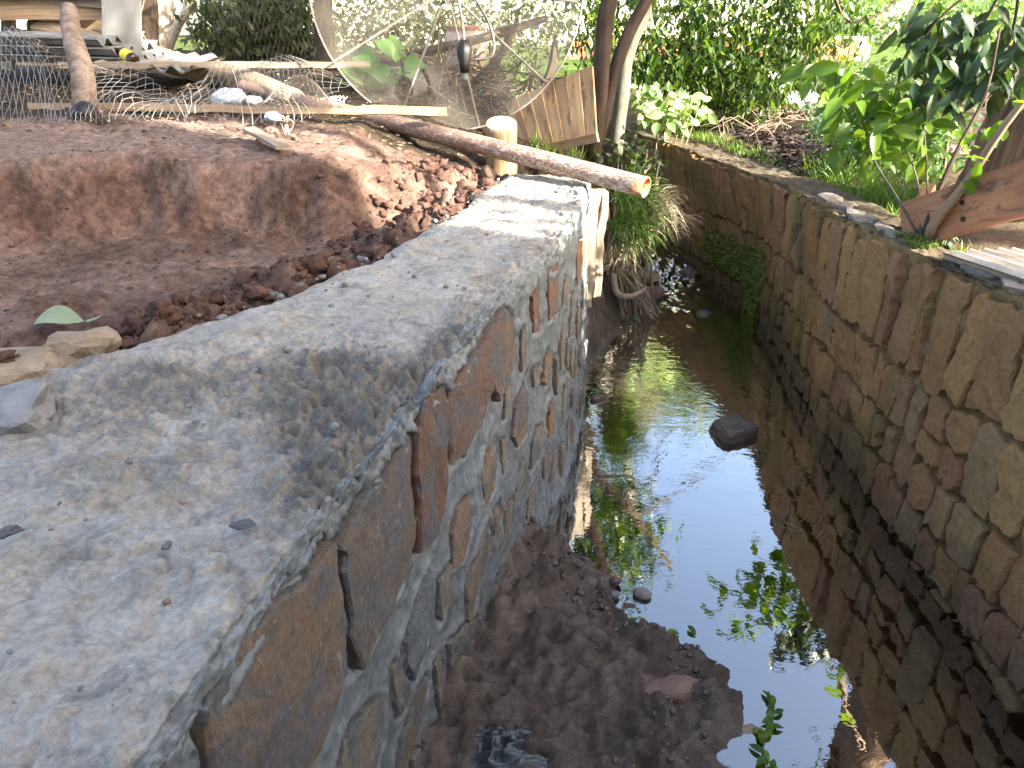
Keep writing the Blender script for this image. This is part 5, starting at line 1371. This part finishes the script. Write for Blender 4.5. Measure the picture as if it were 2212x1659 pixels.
for i in range(nu - 1):
    for j in range(nv - 1):
        q = i * nv + j; F += [(q, q + 1, q + nv + 1, q + nv), (q + m, q + nv + m, q + nv + 1 + m, q + 1 + m)]
F += [(j, j + m, j + 1 + m, j + 1) for j in range(nv - 1)]
tag(obj('loose_roofing_sheet', np.vstack([V, V - np.array([0, 0, .008])]), F, M_FIBRE), 'corrugated sheet with its wavy end showing below the grey board and bottle', 'roofing sheet')
# netting
def netting(fn, nu, nv, rad, name, mat, label, cat):
    """diamond wire net over the sheet fn(u,v), u,v in 0..1"""
    parts = []
    for s in (1, -1):
        for k in range(-nv, nu + nv):
            pts = []
            for q in range(nv + 1):
                uu = (k + s * q * .5) / nu; 
                if -.001 <= uu <= 1.001: pts.append(fn(uu, q / nv))
            if len(pts) > 2: parts.append(tube(pts, rad, 3, 0, 0, False))
    V, F, U = join(parts); return tag(obj(name, V, F, mat), label, cat)
def net1(u, v):
    bot = py(-40 + 760 * u, 268 - 18 * u, 3.95 + .3 * u); h = (.24 + .12 * math.sin(u * 9 + .5) + .05 * math.sin(u * 23)) * (1 - .45 * u)
    p = bot + np.array([.05 * math.sin(v * 5 + u * 8), .55 * v ** 1.3 * (.7 + .3 * math.sin(u * 7)), h * math.sin(v * 2.2) + .0])
    j = np.array([[u * 9, v * 3, 1.]])
    return p + np.array([fbm(j, 1.0, 2, 3)[0] * .05, fbm(j, 1.0, 2, 5)[0] * .08, max(-.04, fbm(j, 1.0, 2, 7)[0] * .07)])
netting(net1, 52, 12, .0013, 'chicken_wire', M_WIRE, 'rumpled grey chicken wire lying in a long tangle round the leaning log', 'wire netting')
def net2(u, v):
    x = 560 + 150 * u; arch = math.sin(min(1, max(0, (u - .0))) * 3.14)
    c = py(x, 232 - 62 * math.sin(u * 2.9) * (.35 + .65 * u), 4.3)
    return c + np.array([.05 * v, .25 * v, .06 * math.sin(v * 3.1 + u * 3) - .10 * v * (1 - u)])
netting(net2, 16, 8, .0022, 'pale_netting', M_WIREW, 'curled whitish netting arching up beside the start of the pipe', 'netting')
def net3(u, v): return py(330 + 400 * u, 150 - 0 * v, 6.6) * np.array([1, 1, 0]) + np.array([0, .1 * math.sin(u * 9), 1.42 + .75 * v])
netting(net3, 44, 14, .0009, 'wire_fence', M_BARK, 'thin chain wire fence standing in front of the dark bush', 'fence')
# bags, bottle, scraps
def lump(name, label, cat, x, y, Y, size, mat, seed, rough=.5):
    V, F = rock(py(x, y, Y), size, .3 * seed, seed, ICO3, rough); return tag(obj(name, V, F, mat, smooth=False), label, cat)
M_BAG = plain('white_bag', (.55, .60, .66), .55, .4, 0, .2, 16, .6, .02)
lump('white_bag', 'crumpled white plastic bag caught under the chicken wire above the batten', 'bag', 495, 210, 4.45, (.085, .06, .05), M_BAG, 1, .4)
lump('paper_scrap', 'small bright white scrap just right of the white bag', 'litter', 548, 218, 4.4, (.045, .035, .03), M_WHITE, 2)
M_BAGB = plain('blue_white_wrapper', (.30, .38, .48), .4, .5, 0, .5, 30, .5, .02)
lump('blue_wrapper', 'small blue and white wrapper lying below the batten', 'litter', 590, 252, 4.05, (.055, .03, .025), M_BAGB, 3)
lumber('broken_board', 'short broken board lying on the dark soil in front of the pipe', 'board', py(535, 278, 3.72), py(612, 318, 3.45), .06, .014, (1, .4, 0), M_WOODG, 31, rough=.008)
lumber('wood_chip', 'flat bleached wood chip on the dirt left of the broken board', 'chip', py(465, 290, 3.62), py(500, 295, 3.6), .03, .01, (0, 1, 0), M_WOODG, 32)
lump('clay_lump', 'rounded reddish clay lump beside the broken board', 'clod', 588, 285, 3.72, (.035, .03, .025), M_ROCKR, 8)
for k, (x, y, Y) in enumerate([(618, 262, 3.9)]):
    t = thing('dry_weed', 'curly dry weed stalk beside the blue wrapper', 'weed', py(x, y + 30, Y))
    for j in range(8):
        b = py(x + 6 * rg.normal(), y + 30, Y); tubeobj('stalk', [b, b + np.array([.03 * rg.normal(), .01, .05]), b + np.array([.04 * rg.normal(), .02 * rg.normal(), .09])], .0025, M_ROOT, t, 5, 0, 8)
# litter on the yard floor, dark tangle of twigs behind the dish
r9 = np.random.default_rng(99)
xy = np.stack([-3.6 + 4.2 * r9.random(3800), 3.75 + 3.2 * r9.random(3800) ** 1.3], -1); xy = xy[xy[:, 1] > np.interp(xy[:, 0], LIPX, LIPY) + .25]
stuff_leaves('leaf_litter', xy, .032, M_LITTER, 99, .008, .85)
P_ = []
for k in range(150):
    p = px_cloud([(1010, 190, 90, 55), (930, 170, 60, 60), (1110, 200, 60, 50)], 1, 5.7, 6.8, r9)[0]; d = rdir(1, r9)[0] * .22
    P_.append(tube([p - d, p + rdir(1, r9)[0] * .05, p + d], [.006, .006, .003], 5, 0, 0, True, 6))
V, F, U = join(P_); o = obj('tangled_twigs', V, F, M_BARK, uv=U); o['kind'] = 'stuff'
for k, (x0, y0, x1, y1) in enumerate([(1110, 60, 1000, 200), (880, 120, 1180, 40), (1130, 240, 1200, 90)]):
    loglike('fallen_branch', ('dark crooked branch seen through the middle of the dish', 'long dark bough crossing behind the dish', 'dark branch rising behind the lower part of the dish near the plank panel')[k], 'branch', [py(x0, y0, 6.6), py((x0 + x1) / 2 + 20, (y0 + y1) / 2, 6.5), py(x1, y1, 6.7)], [.03, .035, .025], M_BARK, 9, .15, 16, k)
ME_BROAD = leaf_mesh('broad_leaf', leafmat('broad_leaves', (.05, .13, .02), (.07, .18, .03), (.10, .22, .04), .35, .4, True), 1, .95, .15)
garden_leafplant('broad_leaved_plant', 'bright green plant with broad round leaves at the lower left of the dish', 'plant', [(780, 150, 45, 30), (830, 150, 40, 30), (760, 190, 35, 25), (800, 200, 50, 25)], 34, 5.6, 6.1, .16, ME_BROAD, 92, 6, .1)
t = thing('terracotta_pot', 'large pinkish terracotta pot behind the middle of the dish', 'pot', py(1010, 150, 7.2))
V, F, U = tube([py(1010, 165, 7.2), py(1008, 120, 7.2), py(1006, 90, 7.2), py(1004, 62, 7.2)], [.12, .17, .19, .15], 24, 0, 0, True, 12); pot = obj('body', V, F, M_HOUSEP, t, smooth=True)
V, F, U = tube([py(1004, 64, 7.2), py(1004, 56, 7.2)], .165, 24); obj('rim', V, F, M_BRICK, t)

# ================================================================ ON THE BANK AND THE WALL TOP
def clods(n, lo, hi, rng, s0, s1, ylo, yhi):
    y = ylo + (yhi - ylo) * rng.random(n); x = xi(y) - lo - (hi - lo) * rng.random(n) ** 1.6
    s = s0 + (s1 - s0) * rng.random(n) ** 4; return np.stack([x, y, H(x, y) + s * .2], -1), s
c1, s1 = clods(1500, .02, .40, r9, .004, .034, 1.7, 4.1); c1b, s1b = clods(30, .05, .30, r9, .025, .06, 1.75, 2.6); scatter('soil_clods', np.vstack([c1, c1b - np.array([0, 0, .02])]), np.concatenate([s1, s1b]), M_CLOD, 1, ICO2, .9, .8)
c2, s2 = clods(800, .25, 1.6, r9, .003, .012, 1.9, 3.7); scatter('soil_crumbs', c2, s2, M_CLOD, 2)
cc_, ss_ = [], []
for k in range(300):
    i = r9.integers(80, NS - 2); f = r9.random() ** (2.2 if r9.random() < .5 else .5); p = i_pts[i] * (1 - f) + o_pts[i] * f
    cc_.append([*p, ZTOP + .004]); ss_.append(.002 + .009 * r9.random() ** 5)
for k in range(30):
    i = r9.integers(380, NS - 20); p = i_pts[i] + r9.normal(size=2) * .018; cc_.append([*p, ZTOP - .012]); ss_.append(.004 + .011 * r9.random() ** 3)
scatter('mortar_crumbs', cc_, ss_, plain('mortar_crumb', (.17, .175, .17), .9, .2, 0, .4, 30), 3, ICO2, .6)
for k, (x, y, s_) in enumerate([(528, 1132, .017), (12, 1150, .018), (660, 995, .010), (626, 1076, .007)]):
    V, F = rock(pz(x, y, ZTOP + .012), (s_ * 1.5, s_, s_ * .45), .5 * k, 40 + k, ICO2, .9); tag(obj('dark_flake', V, F, plain('dark_scrap', (.07, .07, .075), .7)), ('dark curled flake lying in the middle of the mortar cap', 'dark flake at the edge of the mortar cap by the grey shard', 'dark mortar flake near the crumbly edge of the cap', 'thin dark flake on the smooth patch of the mortar cap')[k], 'flake', 'flakes on the mortar cap')
for k, (x, y, m_) in enumerate([(360, 1300, M_ROCKR), (395, 1084, M_ROCKY)]):
    V, F = rock(pz(x, y, ZTOP + .008), (.007, .006, .006), 0, 50 + k, ICO2, .3); tag(obj('pebble', V, F, m_, smooth=True), ('small round red-brown pebble on the mortar cap', 'tiny yellow pebble on the mortar cap')[k], 'pebble', 'pebbles on the mortar cap')
rockobj('flat_stone', 'flat ochre stone at the inner edge of the mortar cap by the grey shard', pz(40, 795, 1.13), (.10, .085, .035), M_ROCKY, .3, 3, 'stone', rough=.5, blocky=.5)
rockobj('ochre_block', 'rough ochre stone wedged between the soil and the mortar cap', pz(175, 765, 1.12), (.075, .05, .05), M_ROCKY, .5, 5, 'stone', rough=.7, blocky=.4)
rockobj('grey_shard', 'smooth blue-grey stone shard sticking out of the mortar cap', pz(10, 895, 1.15), (.10, .07, .035), M_ROCKG, .2, 6, 'stone', rough=.45, blocky=.6, tilt=(.3, -.25))
# big curled leaf on the soil
a, b = pz(78, 706, 1.10), pz(218, 690, 1.14)
xs = np.linspace(0, 1, 13); V, F = [], []
for q in xs:
    wd = .036 * math.sin(min(1, q * 1.25 + .08) * math.pi) ** .8 if q < .8 else .004 + .02 * (1 - q) * .5; c = a + (b - a) * q + np.array([0, 0, .012 * math.sin(q * 6) + .012])
    for s_ in (-1, -.5, 0, .5, 1): V.append(c + np.array([-.12, 1.0, .22]) * s_ * wd * 1.25 + np.array([0, 0, abs(s_) * wd * .3]))
for i in range(12):
    for j in range(4): F.append((i * 5 + j, i * 5 + j + 1, (i + 1) * 5 + j + 1, (i + 1) * 5 + j))
tag(obj('fallen_leaf', np.array(V), F, leafmat('pale_fallen_leaf', (.27, .31, .16), (.30, .34, .18), (.34, .37, .2), .2, .5, True, (1, 1, .8)), smooth=True), 'large pale green curled leaf lying on the red soil beside the wall', 'leaf')

# ================================================================ IN THE CREEK
for k, (x, y, z, sz, rz_, m_, lb, bl) in enumerate([
    (1585, 930, .01, (.10, .085, .045), .5, M_WET, 'large dark angular rock breaking the water in mid-creek', .62),
    (1292, 860, .01, (.05, .022, .02), .3, M_WET, 'small dark elongated stone in the water beside the new wall', 0),
    (1388, 1283, .01, (.038, .026, .018), -.5, M_ROCKG, 'pale oval stone at the water edge of the mud bank', 0),
    (1330, 1255, .02, (.024, .020, .016), .3, M_WET, 'round dark stone at the water edge above the pale oval stone', 0),
    (1328, 1285, .015, (.020, .016, .013), .8, M_ROCKG, 'small grey pebble left of the pale oval stone', 0),
    (1270, 1262, .03, (.040, .032, .024), .9, M_WET, 'pointed dark stone on the edge of the mud bank', .25),
    (1408, 636, .02, (.095, .07, .06), .4, M_ROCKR, 'smooth reddish boulder below the rapids by the grass clump', .1),
    (1392, 598, .03, (.11, .07, .035), -.4, M_ROCKY, 'flat tan rock at the foot of the rapids', .35),
    (1345, 640, .04, (.06, .05, .05), 0, M_WET, 'dark wet rock among the roots under the grass clump', .2),
    (1522, 680, -.005, (.05, .04, .03), 0, M_WET, 'dark rock at the foot of the old wall upstream', .2),
    (1490, 588, .03, (.07, .06, .045), .4, M_WET, 'mossy dark rock right of the rapids', .2),
    (1375, 556, .10, (.09, .05, .05), .2, M_WET, 'dark rock above the left side of the rapids', .2),
    (1550, 1490, .01, (.035, .05, .03), .3, M_ROCKR, 'reddish stone at the tip of the mud bank', .2),
    (1405, 1490, .045, (.15, .05, .03), .05, M_ROCKR, 'long flat brown slab lying on the mud bank', .35),
    (1610, 1590, -.03, (.06, .045, .03), .3, M_ROCKY, 'rounded brown stone under shallow water at the mud bank', 0),
    (1700, 1480, -.09, (.22, .16, .04), .3, M_ROCKY, 'broad flat brown stone lying under the water', .3),
    (1250, 1310, .06, (.03, .025, .02), .2, M_WET, 'small stone pressed into the mud below the new wall', 0),
    (1640, 625, .05, (.035, .02, .018), .1, M_ROCKY, 'pale pipe-like stone stub at the corner of the old wall', .3)]):
    rockobj('creek_rock', lb, pz(x, y, z), sz, m_, rz_, 20 + k, 'rock', 'rocks in the creek', rough=.32, blocky=bl)
pc = []
for k in range(320):
    y = 1.3 + 1.5 * r9.random(); e = float(mud_edge(y)); x = e - abs(r9.normal()) * .16; pc.append([x, y, gz(x, y) + .002])
scatter('gravel', pc, .004 + .011 * r9.random(320) ** 3, M_WET, 4, ICO2, .4)
# crumpled dark plastic by the wall foot
nu = 60; c = pz(1085, 1625, .10); c[2] = gz(c[0], c[1]); g = np.linspace(-1, 1, nu); A_, B_ = np.meshgrid(g, g); rad = np.sqrt(A_ ** 2 + B_ ** 2)
Pn = np.stack([A_, B_, A_ * 0], -1); nz = 1 - np.abs(fbm(Pn * np.array([1, 1.8, 1]), 1.5, 3, 66)) * 2.4
V = np.stack([c[0] + A_ * .13 * (1 + .35 * fbm(Pn, 1.4, 3, 67)), c[1] + B_ * .10 * (1 + .35 * fbm(Pn, 1.4, 3, 68)), c[2] - .005 + .045 * nz * np.clip(1.25 - rad, 0, 1)], -1).reshape(-1, 3)
ii, jj = np.meshgrid(np.arange(nu - 1), np.arange(nu - 1)); a = (jj * nu + ii).ravel(); F = np.stack([a, a + 1, a + nu + 1, a + nu], -1); F = F[(rad.ravel()[F].mean(1) < 1.05 + .2 * fbm(Pn.reshape(-1, 3)[F[:, 0]], 3, 2, 69))]
tag(obj('plastic_sheet', V, F, plain('dark_blue_plastic', (.045, .052, .058), .3, .6, 0, .8, 9, .5, .01), loc=c), 'crumpled dark blue-grey plastic on the mud at the foot of the new wall', 'plastic')
# grass clump on the far bank, roots hanging to the water
gc = np.array([.70, 4.75]); t = thing('grass_clump', 'overhanging clump of green and straw-coloured grass at the end of the new wall', 'grass clump', (.70, 4.75, .7))
def clump(n, ells, Y0, Y1, L, W, droop, d0, mat, nm, seed):
    rng = np.random.default_rng(seed); p = px_cloud(ells, n, Y0, Y1, rng)
    V, F, rn = blades(p, np.array(d0) + rdir(n, rng) * .6, L, W, droop, rng, 6); o = obj(nm, V, F, mat, t, rnd=rn); o['kind'] = 'stuff'
clump(640, [(1365, 450, 40, 45), (1350, 500, 35, 30)], 4.55, 4.95, .25, .010, 1.1, (.35, -.5, .6), M_GRASS, 'green_blades', 1)
clump(360, [(1340, 510, 25, 60), (1390, 430, 40, 20), (1420, 450, 30, 30)], 4.6, 5.1, .26, .007, 1.5, (.25, -.4, .3), M_STRAW, 'dry_blades', 2)
clump(60, [(1430, 480, 50, 30)], 4.9, 5.2, .30, .006, 1.6, (.9, -.2, .4), M_STRAW, 'seed_stalks', 3)
P_ = []
for k in range(46):
    a = py(1325 + 50 * r9.random(), 560 + 30 * r9.random(), 4.75); b = pz(1320 + 110 * r9.random(), 650 + 40 * r9.random(), .03); m_ = (a + b) / 2 + r9.normal(size=3) * .035
    P_.append(tube([a, m_, b], [.006 * (.4 + r9.random()), .005, .003], 5, 0, 0, True, 8))
V, F, U = join(P_); o = obj('hanging_roots', V, F, M_ROOT); o['kind'] = 'stuff'
loglike('driftwood', 'curved grey root lying on the bank below the grass clump', 'driftwood', [py(1325, 590, 4.75), py(1332, 632, 4.7), py(1360, 640, 4.68), py(1395, 625, 4.75)], [.02, .022, .018, .012], M_ROOT, 10, .1, 16, 2)
bush('creek_shrub', 'small shrub with dull drooping leaves growing at the tree foot above the pipe end', 'shrub', [(1370, 330, 45, 30), (1340, 350, 40, 30), (1400, 360, 30, 25), (1390, 385, 25, 15)], 40, 7, 4.9, 5.3, .055, 95, M_LEAF_B, .05, .3, 8, M_TWIG, .5)
rb9 = np.random.default_rng(9)
gp = np.stack([.1 + .6 * rb9.random(500), 4.6 + 1.2 * rb9.random(500)], -1); V, F, rn = blades(onground(gp), rdir(500, rb9) * .6 + np.array([0, 0, 1]), .09, .006, .5, rb9, 3); o = obj('bank_grass', V, F, M_GRASS, rnd=rn); o['kind'] = 'stuff'
# green leaf, floating twigs and leaves standing in for reflections
t = leafplant('floating_leaf', 'pale green torn leaf floating beside the hanging roots', 'leaf', pz(1360, 690, .01), [(pz(1338, 690, .012), (1, .2, .05), (0, 0, 1), .11), (pz(1365, 686, .014), (.8, -.5, .0), (0, 0, 1), .07)], ME_CAB)
for k, (x, y, n_) in enumerate([(1720, 1130, 5), (1795, 1140, 4), (1385, 712, 8)]):
    t = thing('floating_twigs', ('small raft of twigs and bits floating in the dark water', 'tangle of thin twigs floating close to the old wall', 'straw and twigs floating by the pale green leaf')[k], 'twigs', pz(x, y, 0))
    for j in range(n_):
        c = pz(x + 28 * r9.normal(), y + 9 * r9.normal(), .006); a = r9.random() * 3.14; L = .03 + .05 * r9.random(); d = np.array([math.cos(a), math.sin(a), .12 * r9.random()]) * L
        tubeobj('twig', [c - d, c + np.array([.006 * r9.normal(), .006 * r9.normal(), .004]), c + d - np.array([0, 0, .01])], .0014, M_TWIG, t, 5, 0, 7)
ib = pz(1668, 1659, .01); it = []
for k in range(20):
    f = k / 19; c = pz(1660 + 12 * math.sin(f * 7), 1500 + 160 * f, .012); a = r9.random() * 6.28; it.append((c, (math.cos(a), math.sin(a), .1), (.2 * r9.normal(), .2 * r9.normal(), 1), .035 + .015 * r9.random()))
leafplant('reflected_sprig', 'leafy creeper sprig trailing in the shallow water at the tip of the mud', 'creeper', ib, it, ME_YOUNG, stems=[([pz(1660 + 12 * math.sin(f * 7), 1495 + 190 * f, .008) for f in np.linspace(0, 1, 8)], .003, M_TWIG)])  # modelled leaves that stand in for a branch mirrored in the water
it = []
for k in range(22):
    c = pz(1420 + 55 * r9.normal() * .7, 1365 + 14 * r9.normal(), .012); a = r9.random() * 6.28; it.append((c, (math.cos(a), math.sin(a), .05), (.2 * r9.normal(), .2 * r9.normal(), 1), .03 + .02 * r9.random()))
leafplant('reflected_leaves', 'patch of bright green leaves in the shallows beside the mud bank', 'plant', pz(1430, 1365, 0), it, ME_YOUNG)  # leaf patch put on the surface in place of mirrored overhead leaves
